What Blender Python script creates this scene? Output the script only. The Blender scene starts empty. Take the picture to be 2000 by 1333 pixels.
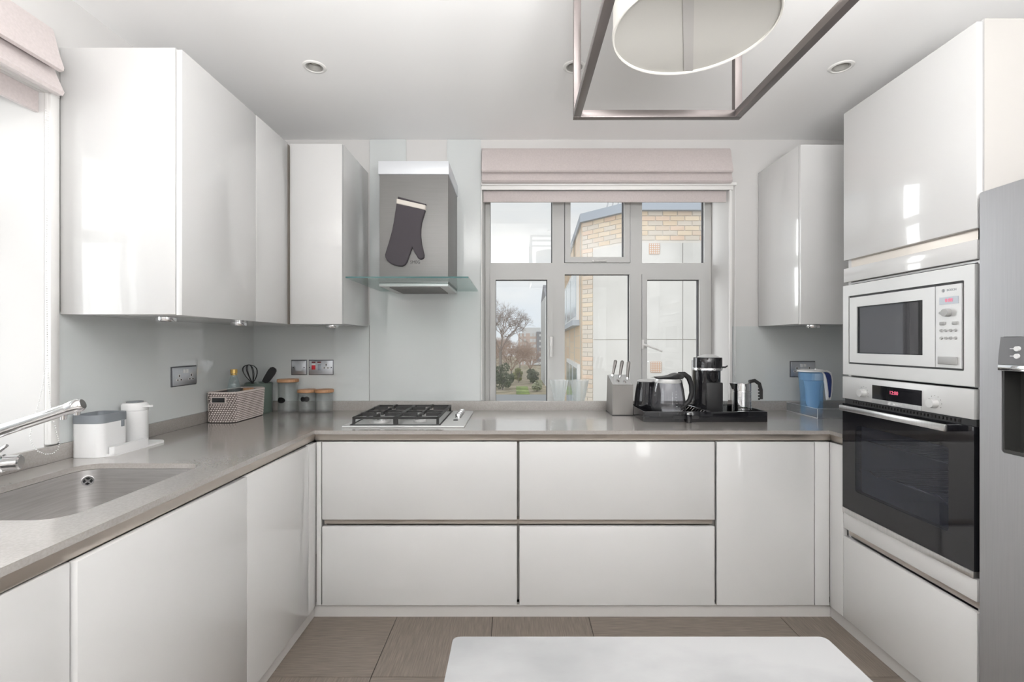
import bpy, bmesh, math, random
from mathutils import Vector, Matrix
random.seed(7)
PI = math.pi
C = bpy.context.scene.collection
CH = 1.26                       # camera height
def at(px, py, Y):              # pixel of the 2000x1333 photograph at a known distance -> (x, z)
    return (px-1005)*Y/928.0, CH-(py-670)*Y/928.0
# ------------------------------------------------------------------ camera
cam_d = bpy.data.cameras.new('camera'); cam = bpy.data.objects.new('camera', cam_d); C.objects.link(cam)
cam.location = (0, 0, CH); cam.rotation_euler = (PI/2, 0, 0)
cam_d.sensor_width = 36; cam_d.lens = 928/2000*36
cam_d.shift_x = -5/2000; cam_d.shift_y = 3.5/2000; cam_d.clip_start = 0.05; cam_d.clip_end = 500
bpy.context.scene.camera = cam
# ------------------------------------------------------------------ sky
world = bpy.data.worlds.new('overcast_sky'); bpy.context.scene.world = world; world.use_nodes = True
wn = world.node_tree; wn.nodes.clear()
wo = wn.nodes.new('ShaderNodeOutputWorld'); wb = wn.nodes.new('ShaderNodeBackground')
wt = wn.nodes.new('ShaderNodeTexCoord'); wm = wn.nodes.new('ShaderNodeMapping'); wm.inputs['Scale'].default_value = (1, 1, 3.5)
wz = wn.nodes.new('ShaderNodeTexNoise'); wz.inputs['Scale'].default_value = 2.2; wz.inputs['Detail'].default_value = 6
wr = wn.nodes.new('ShaderNodeValToRGB')
wr.color_ramp.elements[0].position = .35; wr.color_ramp.elements[0].color = (.80, .86, .93, 1)
wr.color_ramp.elements[1].position = .62; wr.color_ramp.elements[1].color = (1, .99, .97, 1)
wn.links.new(wt.outputs['Generated'], wm.inputs['Vector']); wn.links.new(wm.outputs[0], wz.inputs['Vector'])
wn.links.new(wz.outputs['Fac'], wr.inputs['Fac']); wn.links.new(wr.outputs[0], wb.inputs['Color'])
wb.inputs['Strength'].default_value = .97; wn.links.new(wb.outputs[0], wo.inputs[0])
# ------------------------------------------------------------------ daylight, plus added fill lights
def area(name, loc, rot, sx, sy, power, col=(1, 1, 1)):
    l = bpy.data.lights.new(name, 'AREA'); l.shape = 'RECTANGLE'; l.size = sx; l.size_y = sy
    l.energy = power; l.color = col
    o = bpy.data.objects.new(name, l); C.objects.link(o); o.location = loc; o.rotation_euler = rot; return o
area('daylight_left_window', (-3.1, .45, 1.75), (0, -PI/2, 0), 2.4, 3.4, 88, (.985, .992, 1))
area('fill_behind_camera', (.3, -3.12, 1.30), (PI/2, 0, 0), 3.0, 2.1, 10, (1, .998, .995))  # unseen fill added behind the camera to lift the fronts
area('bounce_fill', (.25, -.45, 1.38), (PI, 0, 0), .8, .8, 172, (1, .998, .995))  # added light aimed at the ceiling, standing in for a bounced flash
area('fill_side', (2.0, -1.65, 1.40), (0, PI/2, 0), 1.3, 1.0, 24, (.99, .995, 1))  # unseen fill added on the right wall to lift the left doors
area('daylight_back_window', (-1.75, 4.3, 1.95), (Vector((1.27, 2.95, 1.4))-Vector((-1.75, 4.3, 1.95))).to_track_quat('-Z', 'Y').to_euler(), 1.8, 2.0, 130, (.985, .992, 1))
sun = bpy.data.lights.new('hazy_sun', 'SUN'); sun.energy = 1.35; sun.angle = math.radians(50); sun.color = (1, .98, .95)
so = bpy.data.objects.new('hazy_sun', sun); C.objects.link(so); so.rotation_euler = Vector((.12, .72, -.68)).to_track_quat('-Z', 'Y').to_euler()
S = bpy.context.scene
S.view_settings.view_transform = 'Standard'; S.view_settings.look = 'None'
S.view_settings.gamma = 1; S.view_settings.use_curve_mapping = False; S.view_settings.exposure = 0.0
S.cycles.max_bounces = 10; S.cycles.transparent_max_bounces = 16; S.cycles.diffuse_bounces = 6
# ------------------------------------------------------------------ materials
M = {}
def mat(name, col, rough=.5, metal=0, coat=0, spec=.5, emit=None, es=1, trans=0, sheen=0, aniso=0):
    m = bpy.data.materials.new(name); m.use_nodes = True; b = m.node_tree.nodes['Principled BSDF']
    b.inputs['Base Color'].default_value = (*col, 1); b.inputs['Roughness'].default_value = rough
    b.inputs['Metallic'].default_value = metal; b.inputs['Coat Weight'].default_value = coat
    b.inputs['Coat Roughness'].default_value = .03
    b.inputs['Specular IOR Level'].default_value = spec; b.inputs['Transmission Weight'].default_value = trans
    b.inputs['Sheen Weight'].default_value = sheen; b.inputs['Anisotropic'].default_value = aniso
    if emit: b.inputs['Emission Color'].default_value = (*emit, 1); b.inputs['Emission Strength'].default_value = es
    M[name] = m; return m
def tex_noise(m, c1, c2, scale=(1, 1, 1), nscale=5, detail=4, lo=.3, hi=.7, bump=0, coord='Object', roughvar=None):
    nt = m.node_tree; b = nt.nodes['Principled BSDF']
    tc = nt.nodes.new('ShaderNodeTexCoord'); mp = nt.nodes.new('ShaderNodeMapping'); mp.inputs['Scale'].default_value = scale
    n = nt.nodes.new('ShaderNodeTexNoise'); n.inputs['Scale'].default_value = nscale; n.inputs['Detail'].default_value = detail
    r = nt.nodes.new('ShaderNodeValToRGB'); r.color_ramp.elements[0].position = lo; r.color_ramp.elements[1].position = hi
    r.color_ramp.elements[0].color = (*c1, 1); r.color_ramp.elements[1].color = (*c2, 1)
    nt.links.new(tc.outputs[coord], mp.inputs[0]); nt.links.new(mp.outputs[0], n.inputs['Vector'])
    nt.links.new(n.outputs['Fac'], r.inputs[0]); nt.links.new(r.outputs[0], b.inputs['Base Color'])
    if bump:
        bp = nt.nodes.new('ShaderNodeBump'); bp.inputs['Strength'].default_value = bump; bp.inputs['Distance'].default_value = .002
        nt.links.new(n.outputs['Fac'], bp.inputs['Height']); nt.links.new(bp.outputs[0], b.inputs['Normal'])
    return m
def clear_glass(name, tint=(1, 1, 1), ior=1.45, base=0.0, haze=None, hz=0):
    m = bpy.data.materials.new(name); m.use_nodes = True; nt = m.node_tree; nt.nodes.clear()
    o = nt.nodes.new('ShaderNodeOutputMaterial'); t = nt.nodes.new('ShaderNodeBsdfTransparent'); t.inputs[0].default_value = (*tint, 1)
    g = nt.nodes.new('ShaderNodeBsdfGlossy'); g.inputs['Roughness'].default_value = .01
    f = nt.nodes.new('ShaderNodeFresnel'); gm = nt.nodes.new('ShaderNodeNewGeometry'); mr = nt.nodes.new('ShaderNodeMapRange')
    mr.inputs['To Min'].default_value = ior; mr.inputs['To Max'].default_value = 1/ior       # same surface reflection on either side of a thin wall
    nt.links.new(gm.outputs['Backfacing'], mr.inputs['Value']); nt.links.new(mr.outputs[0], f.inputs['IOR'])
    x = nt.nodes.new('ShaderNodeMixShader'); nt.links.new(f.outputs[0], x.inputs[0])
    nt.links.new(t.outputs[0], x.inputs[1]); nt.links.new(g.outputs[0], x.inputs[2]); out = x.outputs[0]
    if hz:
        d = nt.nodes.new('ShaderNodeBsdfDiffuse'); d.inputs[0].default_value = (*haze, 1)
        y = nt.nodes.new('ShaderNodeMixShader'); y.inputs[0].default_value = hz
        nt.links.new(out, y.inputs[1]); nt.links.new(d.outputs[0], y.inputs[2]); out = y.outputs[0]
    nt.links.new(out, o.inputs[0]); M[name] = m; return m
mat('paint', (.64, .63, .62), .7)
mat('ceiling_paint', (.90, .895, .89), .8)
mat('gloss', (.625, .622, .616), .2, coat=.6)
mat('gloss_edge', (.66, .65, .63), .3)
mat('carcass', (.55, .54, .52), .4)
mat('plinth', (.50, .485, .47), .45)
mat('trim_white', (.80, .79, .775), .4)
mat('window_frame', (.57, .57, .56), .45)
mat('gasket', (.06, .06, .065), .6)
mat('splash', (.615, .64, .638), .03, coat=.5)
mat('alu', (.50, .455, .41), .33, metal=.75)
m = mat('quartz', (.32, .29, .27), .22, coat=.85, spec=.6); m.node_tree.nodes['Principled BSDF'].inputs['Coat Roughness'].default_value = .13
tex_noise(m, (.32, .298, .28), (.365, .343, .325), nscale=160, detail=3, lo=.35, hi=.65)
m = mat('steel', (.62, .61, .60), .5, metal=.4); tex_noise(m, (.215, .21, .205), (.235, .23, .225), (1, 1, 60), 6, 3)
m = mat('steel_h', (.72, .71, .70), .32, metal=1); tex_noise(m, (.66, .655, .65), (.76, .75, .745), (1, 60, 1), 6, 3)
m = mat('fridge_steel', (.50, .50, .51), .42, metal=.7); tex_noise(m, (.40, .40, .41), (.425, .425, .435), (40, 40, 1), 6, 3)
mat('light_steel', (.60, .60, .595), .38, metal=.3)
mat('chrome', (.85, .85, .86), .06, metal=1)
mat('black_gloss', (.010, .010, .012), .06, coat=.1)
mat('black', (.02, .02, .021), .45)
mat('iron', (.025, .024, .024), .55)
mat('grey_plastic', (.20, .215, .235), .5)
mat('white_plastic', (.80, .80, .80), .35)
mat('navy', (.025, .04, .16), .4)
mat('red', (.5, .01, .02), .3)
mat('dark_red', (.12, .01, .015), .3)
mat('red_display', (.3, .02, .05), .4, emit=(1, .18, .3), es=.8)
mat('grey_display', (.30, .33, .38), .2)
mat('glass_edge', (.05, .13, .13), .1)
m = mat('blind', (.60, .53, .515), .9, sheen=.2); tex_noise(m, (.53, .475, .465), (.585, .525, .515), (1, 1, 1), 120, 4, bump=.2)
m = mat('marble', (.8, .8, .79), .35, coat=.0); tex_noise(m, (.215, .215, .22), (.30, .30, .30), (1, 1.8, 1), 3.2, 7, .38, .6)
m = mat('bamboo', (.42, .22, .11), .5); tex_noise(m, (.36, .18, .08), (.50, .28, .15), (4, 40, 4), 6, 3)
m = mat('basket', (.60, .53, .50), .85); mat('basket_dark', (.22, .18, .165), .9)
mat('green_pot', (.10, .135, .115), .35, coat=.3)
mat('cloth', (.062, .055, .062), .95)
mat('cuff', (.62, .58, .53), .9)
mat('gold', (.62, .42, .14), .35, metal=.8)
mat('bronze', (.23, .205, .20), .35, metal=.9)
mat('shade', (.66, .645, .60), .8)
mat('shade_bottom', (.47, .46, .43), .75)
mat('lamp_white', (.8, .79, .77), .4)
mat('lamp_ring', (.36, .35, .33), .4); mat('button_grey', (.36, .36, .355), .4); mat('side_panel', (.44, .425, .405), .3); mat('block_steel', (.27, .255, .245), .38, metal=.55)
mat('lamp_glass', (.55, .53, .48), .25)
mat('grout', (.05, .045, .04), .9)
for nm, sc in (('tile_x', (3, 60, 1)), ('tile_y', (60, 3, 1))):
    m = mat(nm, (.19, .155, .125), .42); tex_noise(m, (.125, .103, .085), (.215, .18, .15), sc, 3.6, 8, .3, .72, bump=.1)
mat('mortar', (.66, .63, .59), .9)
BR = [(.67, .55, .42), (.71, .60, .47), (.64, .53, .43), (.69, .54, .43), (.62, .56, .49)]  # tones paled and evened out, with outdoor haze put into the colour
for i, c in enumerate(BR): mat('brick_%d' % i, c, .9)
m = mat('render', (.62, .61, .59), .9); tex_noise(m, (.58, .57, .55), (.68, .67, .65), (1, 1, 1), 1.3, 8, .3, .7)
mat('pvc', (.75, .76, .77), .4)
mat('coping', (.42, .46, .52), .6)
mat('terracotta', (.60, .38, .26), .9)
m = mat('brickwall', (.5, .4, .3), .9)
nt = m.node_tree; bt = nt.nodes.new('ShaderNodeTexBrick'); tc = nt.nodes.new('ShaderNodeTexCoord'); mp = nt.nodes.new('ShaderNodeMapping')
mp.inputs['Rotation'].default_value = (PI/2, 0, PI/2)
nt.links.new(tc.outputs['Object'], mp.inputs[0]); nt.links.new(mp.outputs[0], bt.inputs['Vector'])
bt.inputs['Color1'].default_value = (.72, .58, .42, 1); bt.inputs['Color2'].default_value = (.66, .50, .36, 1); bt.inputs['Mortar'].default_value = (.58, .53, .46, 1)
bt.inputs['Scale'].default_value = 1; bt.inputs['Brick Width'].default_value = .225; bt.inputs['Row Height'].default_value = .075; bt.inputs['Mortar Size'].default_value = .006
nt.links.new(bt.outputs['Color'], nt.nodes['Principled BSDF'].inputs['Base Color'])
m = mat('grass', (.2, .3, .08), .9); tex_noise(m, (.13, .17, .07), (.30, .38, .12), (1, 1, 1), .6, 5)
mat('asphalt', (.30, .31, .32), .9)
m = mat('scrub', (.35, .27, .2), .9); tex_noise(m, (.22, .2, .13), (.42, .36, .27), (1, 1, 1), .8, 6)
mat('leaf_dark', (.12, .14, .085), .8); mat('leaf_olive', (.26, .27, .12), .8); mat('leaf_pale', (.32, .34, .22), .8)
mat('twig', (.34, .28, .25), .9); mat('twig_brown', (.40, .29, .23), .9); mat('bark', (.26, .23, .21), .9)
mat('flat_pink', (.52, .42, .38), .9); mat('flat_grey', (.25, .25, .27), .9); mat('flat_white', (.58, .59, .60), .8)
clear_glass('pane', (.96, .97, .97), 1.5)
clear_glass('jar_glass', (.95, .96, .96), 1.5, haze=(.75, .78, .78), hz=.06)
clear_glass('carafe_glass', (.82, .82, .84), 1.5, haze=(.5, .5, .52), hz=.05)
clear_glass('crystal', (.93, .95, .95), 1.6, haze=(.9, .9, .9), hz=.22)
clear_glass('acrylic', (.96, .97, .98), 1.5, haze=(.9, .92, .94), hz=.05)
clear_glass('acrylic_edge', (.9, .9, .9), 1.5, haze=(.95, .95, .95), hz=.6)
clear_glass('blue_plastic', (.80, .91, .99), 1.45, haze=(.45, .7, .95), hz=.12)
clear_glass('blue_dark', (.25, .45, .85), 1.45, haze=(.2, .4, .8), hz=.15)
clear_glass('filter_plastic', (.75, .88, .98), 1.45, haze=(.7, .85, .98), hz=.45)
clear_glass('hood_glass', (.80, .90, .885), 1.5)
clear_glass('oven_glass', (.66, .68, .74), 1.5, haze=(.05, .055, .07), hz=.15)
clear_glass('micro_glass', (.35, .35, .37), 1.9, haze=(.25, .25, .27), hz=.25)
clear_glass('bottle_glass', (.88, .94, .95), 1.5, haze=(.6, .72, .74), hz=.05)
# ------------------------------------------------------------------ object helpers
ORG = {}
def org(p):
    return ORG.get(p.name, Vector((0, 0, 0))) if p else Vector((0, 0, 0))
def tag(o, label=None, cat=None, group=None, kind=None):
    if label: o['label'] = label
    if cat: o['category'] = cat
    if group: o['group'] = group
    if kind: o['kind'] = kind
    return o
def thing(name, label, cat, loc, group=None):
    o = bpy.data.objects.new(name, None); C.objects.link(o); o.location = loc; o.empty_display_size = .05
    ORG[o.name] = Vector(loc); return tag(o, label, cat, group)
def fin(name, bm, m, parent=None, label=None, cat=None, group=None, kind=None, loc=None, smooth=True, ang=35):
    bmesh.ops.recalc_face_normals(bm, faces=bm.faces)
    L = org(parent) if parent else None
    if not parent:
        if loc is None:
            xs = [v.co for v in bm.verts]
            L = Vector((sum((min(v.x for v in xs), max(v.x for v in xs)))/2, sum((min(v.y for v in xs), max(v.y for v in xs)))/2, min(v.z for v in xs)))
        else: L = Vector(loc)
    bmesh.ops.translate(bm, verts=bm.verts, vec=-L)
    me = bpy.data.meshes.new(name); bm.to_mesh(me); bm.free()
    for p in me.polygons: p.use_smooth = smooth
    if smooth: me.set_sharp_from_angle(angle=math.radians(ang))
    me.materials.append(M[m] if isinstance(m, str) else m)
    o = bpy.data.objects.new(name, me); C.objects.link(o)
    if parent: o.parent = parent; ORG[o.name] = org(parent)
    else: o.location = L; ORG[o.name] = L
    return tag(o, label, cat, group, kind)
def nb(): return bmesh.new()
def box(bm, x0, x1, y0, y1, z0, z1, bev=0, seg=2):
    x0, x1 = sorted((x0, x1)); y0, y1 = sorted((y0, y1)); z0, z1 = sorted((z0, z1))
    v = [bm.verts.new(p) for p in ((x0, y0, z0), (x1, y0, z0), (x1, y1, z0), (x0, y1, z0), (x0, y0, z1), (x1, y0, z1), (x1, y1, z1), (x0, y1, z1))]
    fs = [bm.faces.new([v[i] for i in f]) for f in ((0, 3, 2, 1), (4, 5, 6, 7), (0, 1, 5, 4), (1, 2, 6, 5), (2, 3, 7, 6), (3, 0, 4, 7))]
    if bev:
        es = set(e for f in fs for e in f.edges)
        bmesh.ops.bevel(bm, geom=list(es), offset=bev, segments=seg, affect='EDGES', profile=.5)
    return bm
def bx(*a, **k): return box(nb(), *a, **k)
def cyl(bm, p0, p1, r0, r1=None, seg=24, caps=True):
    p0 = Vector(p0); p1 = Vector(p1); r1 = r0 if r1 is None else r1
    q = (p1-p0).to_track_quat('Z', 'Y'); A = []; B = []
    for i in range(seg):
        a = 2*PI*i/seg; d = q @ Vector((math.cos(a), math.sin(a), 0))
        A.append(bm.verts.new(p0+d*r0)); B.append(bm.verts.new(p1+d*r1))
    for i in range(seg):
        j = (i+1) % seg; bm.faces.new((A[i], A[j], B[j], B[i]))
    if caps: bm.faces.new(A[::-1]); bm.faces.new(B)
    return bm
def tube(bm, pts, r, seg=8, closed=False):
    pts = [Vector(p) for p in pts]; n = len(pts); rings = []; up = None
    for i, p in enumerate(pts):
        a = pts[(i-1) % n] if (closed or i > 0) else p; b = pts[(i+1) % n] if (closed or i < n-1) else p
        t = (b-a).normalized()
        if up is None:
            up = t.orthogonal().normalized()
        up = (up - t*up.dot(t)).normalized(); s = t.cross(up)
        rr = r[i] if isinstance(r, (list, tuple)) else r
        rings.append([bm.verts.new(p+(up*math.cos(2*PI*k/seg)+s*math.sin(2*PI*k/seg))*rr) for k in range(seg)])
    for i in range(n if closed else n-1):
        A = rings[i]; B = rings[(i+1) % n]
        for k in range(seg): bm.faces.new((A[k], A[(k+1) % seg], B[(k+1) % seg], B[k]))
    if not closed: bm.faces.new(rings[0][::-1]); bm.faces.new(rings[-1])
    return bm
def lathe(bm, prof, cx, cy, seg=32, flute=0, nfl=0, sx=1, sy=1):
    rings = []
    for r, z in prof:
        rr = []
        if r < 1e-5: rings.append([bm.verts.new((cx, cy, z))]); continue
        for i in range(seg):
            a = 2*PI*i/seg; q = r*(1+flute*math.cos(nfl*a)) if nfl else r
            rr.append(bm.verts.new((cx+q*math.cos(a)*sx, cy+q*math.sin(a)*sy, z)))
        rings.append(rr)
    for A, B in zip(rings, rings[1:]):
        if len(A) == 1 and len(B) == 1: continue
        for i in range(seg):
            j = (i+1) % seg
            if len(A) == 1: bm.faces.new((A[0], B[j], B[i]))
            elif len(B) == 1: bm.faces.new((A[i], A[j], B[0]))
            else: bm.faces.new((A[i], A[j], B[j], B[i]))
    return bm
def sphere(bm, c, r, seg=10, rings=6, sz=1):
    return lathe(bm, [(r*math.sin(PI*i/rings), c[2]-r*sz*math.cos(PI*i/rings)) for i in range(rings+1)], c[0], c[1], seg)
AX = {'xy': lambda u, v, w: (u, v, w), 'xz': lambda u, v, w: (u, w, v), 'yz': lambda u, v, w: (w, u, v)}
def prism(bm, outer, w0, w1, plane='xy', holes=()):
    f = AX[plane]; edges = []
    for lp in (outer,)+tuple(holes):
        vs = [bm.verts.new(f(u, v, w0)) for u, v in lp]
        for i in range(len(vs)): edges.append(bm.edges.new((vs[i], vs[(i+1) % len(vs)])))
    g = bmesh.ops.triangle_fill(bm, edges=edges, use_beauty=True)
    faces = [x for x in g['geom'] if isinstance(x, bmesh.types.BMFace)]
    ex = bmesh.ops.extrude_face_region(bm, geom=faces)
    d = Vector(f(0, 0, w1-w0))
    bmesh.ops.translate(bm, verts=[x for x in ex['geom'] if isinstance(x, bmesh.types.BMVert)], vec=d)
    return bm
def rect(u0, u1, v0, v1): return [(u0, v0), (u1, v0), (u1, v1), (u0, v1)]
def rrect(u0, u1, v0, v1, r, n=6):
    P = []
    for cx, cy, a0 in ((u1-r, v1-r, 0), (u0+r, v1-r, PI/2), (u0+r, v0+r, PI), (u1-r, v0+r, 1.5*PI)):
        for i in range(n+1): a = a0+PI/2*i/n; P.append((cx+r*math.cos(a), cy+r*math.sin(a)))
    return P
def text(body, size, mtx, m, name, parent, label=None, sx=1.0):
    cu = bpy.data.curves.new(name, 'FONT'); cu.body = body; cu.size = size; cu.extrude = size*.02; cu.align_x = 'CENTER'; cu.align_y = 'CENTER'
    t = bpy.data.objects.new('tmp_text', cu); C.objects.link(t); dg = bpy.context.evaluated_depsgraph_get(); dg.update()
    me = bpy.data.meshes.new_from_object(t.evaluated_get(dg)); bpy.data.objects.remove(t); bpy.data.curves.remove(cu)
    me.transform(Matrix.Translation(-org(parent)) @ mtx @ Matrix.Diagonal((sx, 1, 1, 1)))
    me.materials.clear(); me.materials.append(M[m])
    o = bpy.data.objects.new(name, me); C.objects.link(o); o.parent = parent; ORG[o.name] = org(parent)
    return tag(o, label)
def face_cam(x, y, z): return Matrix.Translation((x, y, z)) @ Matrix.Rotation(PI/2, 4, 'X')          # reads from -y
def face_left(x, y, z): return Matrix.Translation((x, y, z)) @ Matrix.Rotation(-PI/2, 4, 'Z') @ Matrix.Rotation(PI/2, 4, 'X')  # on a face looking to -x
def struct(name, bm, m, parent=None, label=None, **k):
    o = fin(name, bm, m, parent, label, **k)
    if not parent: o['kind'] = 'structure'
    return o
# ================================================================== ROOM SHELL
XL, XR, YB, YF, ZC = -1.56, 2.06, 2.83, -3.2, 2.47
WX0, WX1, WZ0, WZ1 = -.192, 1.272, .80, CH+.97          # back window opening
LY0, LY1, LZ0, LZ1 = -.15, 1.575, .86, CH+.83            # left window opening
struct('wall_back', prism(nb(), rect(XL-.3, XR+.3, -.05, ZC+.1), YB, YB+.30, 'xz', [rect(WX0, WX1, WZ0, WZ1)]), 'paint', loc=(0, YB, 0))
struct('wall_left', prism(nb(), rect(YF, YB, -.05, ZC+.1), XL-.30, XL, 'yz', [rect(LY0, LY1, LZ0, LZ1)]), 'paint', loc=(XL, 0, 0))
struct('wall_right', bx(XR, XR+.2, YF, YB, -.05, ZC+.1), 'paint', loc=(XR, 0, 0))
struct('wall_front', bx(XL-.3, XR+.3, YF-.2, YF, -.05, ZC+.1), 'paint', loc=(0, YF, 0))
DL = [(-.876, 2.08), (.262, 2.08), (1.43, 2.08)]
ceil_holes = [[(x+.036*math.cos(2*PI*i/20), y+.036*math.sin(2*PI*i/20)) for i in range(20)] for x, y in DL]
struct('ceiling', prism(nb(), rect(XL-.3, XR+.3, YF-.2, YB+.3), ZC, ZC+.1, 'xy', ceil_holes), 'ceiling_paint', loc=(0, 0, ZC))
fb = bx(XL-.3, XR+.3, YF-.2, YB+.3, -.14, -.006)
floor = struct('floor', fb, 'grout', loc=(0, 0, -.006))
for bi in range(-2, 3):
    for bj in range(-6, 2):
        X0 = -.54+.88*bi; Y0 = 1.79+.88*bj; hor = (bi+bj) % 2 == 1
        for k in range(2):
            r = (X0, X0+.88, Y0+.44*k, Y0+.44*k+.44) if hor else (X0+.44*k, X0+.44*k+.44, Y0, Y0+.88)
            a, b, c, d = max(r[0], XL), min(r[1], XR), max(r[2], YF), min(r[3], YB)
            if b-a < .02 or d-c < .02: continue
            g = .0015; cx, cy = (a+b)/2, (c+d)/2
            t = fin('tile', bx(a+g-cx, b-g-cx, c+g-cy, d-g-cy, 0, .0062), 'tile_x' if hor else 'tile_y', loc=(0, 0, 0))
            t.parent = floor; t.location = (cx, cy, 0)
# ---- back window
def frame_rects(parent, name, outer, holes, w0, w1, plane, m='window_frame', lab=None):
    return fin(name, prism(nb(), rect(*outer), w0, w1, plane, [rect(*h) for h in holes]), m, parent, lab)
YW = 3.07
def wx(px): return at(px, 0, YW)[0]
def wz(py): return at(0, py, YW)[1]
win = bpy.data.objects.new('window_1', None); C.objects.link(win); win.location = (.54, YW, WZ0); ORG['window_1'] = Vector(win.location); win['kind'] = 'structure'
ztop = WZ1
cols = [(957, 1079), (1102, 1231), (1254, 1376)]
top_h = [(wx(a), wx(b), wz(514), ztop-.04) for a, b in cols]
low_h = [(wx(957), wx(1080), WZ0+.035, wz(536)), (wx(1103), wx(1230), WZ0+.035, wz(536)), (wx(1253), wx(1377), WZ0+.035, wz(536))]
frame_rects(win, 'frame', (WX0+.002, WX1-.002, WZ0+.001, WZ1-.002), top_h+low_h, YW, YW+.055, 'xz')
def sash(px0, px1, z0, z1, gx0, gx1, gz0, gz1, name='sash'):
    s = frame_rects(win, name, (wx(px0)+.001, wx(px1)-.001, z0+.001, z1-.001), [(wx(gx0), wx(gx1), gz0, gz1)], YW-.012, YW+.04, 'xz')
    fin('gasket', prism(nb(), rect(wx(gx0)-.001, wx(gx1)+.001, gz0-.001, gz1+.001), YW+.005, YW+.03, 'xz', [rect(wx(gx0)+.002, wx(gx1)-.006, gz0+.002, gz1-.003)]), 'gasket', s)
    fin('pane', bx(wx(gx0)+.003, wx(gx1)-.003, YW+.018, YW+.024, gz0+.003, gz1-.003), 'pane', s); return s
sash(1103, 1230, wz(514), ztop-.04, 1114, 1218, wz(503), ztop-.05)
s2 = sash(957, 1080, WZ0+.035, wz(536), 968, 1069, WZ0+.07, wz(547))
s3 = sash(1253, 1377, WZ0+.035, wz(536), 1263, 1365, WZ0+.07, wz(547))
for r in (top_h[0], top_h[2], low_h[1]):
    fin('gasket', prism(nb(), rect(*r), YW+.02, YW+.04, 'xz', [rect(r[0]+.002, r[1]-.006, r[2]+.002, r[3]-.003)]), 'gasket', win)
    fin('pane', bx(r[0]+.003, r[1]-.003, YW+.028, YW+.034, r[2]+.003, r[3]-.003), 'pane', win)
# handles
b = nb(); x, z = at(1077, 667, YW-.02); box(b, x-.008, x+.008, YW-.022, YW-.012, z-.03, z+.03, .002); box(b, x-.006, x+.005, YW-.04, YW-.02, z-.10, z+.005, .002)
fin('handle', b, 'trim_white', win)
b = nb(); x, z = at(1256, 673, YW-.02); box(b, x-.008, x+.008, YW-.022, YW-.012, z-.03, z+.03, .002); tube(b, [(x, YW-.035, z), (x+.03, YW-.045, z-.012), (x+.11, YW-.06, z-.045)], [.007, .006, .005])
fin('handle', b, 'trim_white', win)
b = nb(); x, z = at(1166, 510, YW-.02); box(b, x-.03, x+.01, YW-.024, YW-.012, z-.006, z+.006, .002); tube(b, [(x-.02, YW-.034, z), (x+.06, YW-.034, z+.001)], .005)
fin('handle', b, 'trim_white', win)
# reveal sill of back window and casings
struct('trim_1', bx(WX0+.001, WX1-.001, YB+.001, YW-.013, .801, .84), 'trim_white')
def casing(name, a0, a1, b1, w, plane, w0, w1, b0):
    """moulded architrave round an opening (sides and head)"""
    b = nb()
    for k, (o, t) in enumerate(((w, .5), (w*.55, 1.0))):
        prism(b, [(a0-o, b0), (a0-.001, b0), (a0-.001, b1+.001), (a1+.001, b1+.001), (a1+.001, b0), (a1+o, b0), (a1+o, b1+o*1.1), (a0-o, b1+o*1.1)],
              w0+(w1-w0)*.5*k, w0+(w1-w0)*t, plane)
    struct(name, b, 'trim_white')
# back: narrow side casings, wider head
b = nb(); zt = CH+.905
for o, y in ((.020, .012), (.012, .020)):
    box(b, WX1+o*.05, WX1+o, YB-y, YB-o*.02, .92, zt+.005-o*.1, .0015); box(b, WX0-o*.05, WX0-.006, YB-y, YB-o*.02, .92, zt+.005-o*.1, .001)
box(b, WX0-.004, WX1+.02, YB-.012, YB, zt, WZ1+.02, 0); box(b, WX0-.004, WX1+.035, YB-.040, YB, zt+.022, zt+.040, .004); box(b, WX0-.004, WX1+.02, YB-.025, YB, zt+.0, zt+.023, .003)
struct('trim_2', b, 'trim_white')
b = nb()
for o, y in ((.042, .012), (.026, .022), (.012, .016)):
    box(b, XL+o*.02, XL+y, LY1+.002-o*.04, LY1+o, .92+o*.05, LZ1+o-.001, .0015); box(b, XL+o*.02, XL+y*1.2, LY0, LY1+o-.001, LZ1+.002-o*.04, LZ1+o, .0015)
struct('trim_3', b, 'trim_white')
struct('trim_4', bx(XL-.25, XL-.001, LY0, LY1, .846, .86), 'trim_white')
# ---- left window (mostly outside the frame, it lights the room and shows in reflections)
XW = XL-.25
wl = bpy.data.objects.new('window_2', None); C.objects.link(wl); wl.location = (XW, .7, LZ0); ORG['window_2'] = Vector(wl.location); wl['kind'] = 'structure'
ys = [LY0+.04, LY0+.59, LY0+.65, LY0+1.07, LY0+1.13, LY1-.04]; zt = 1.26+.40
hl = [(ys[i], ys[i+1], z0, z1) for i in (0, 2, 4) for z0, z1 in ((LZ0+.04, zt-.04), (zt+.03, LZ1-.04))]
frame_rects(wl, 'frame', (LY0+.002, LY1-.002, LZ0+.001, LZ1-.002), hl, XW-.055, XW, 'yz')
for h in hl: fin('pane', bx(XW-.034, XW-.028, h[0]-.001, h[1]+.001, h[2]-.001, h[3]+.001), 'pane', wl)
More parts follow.
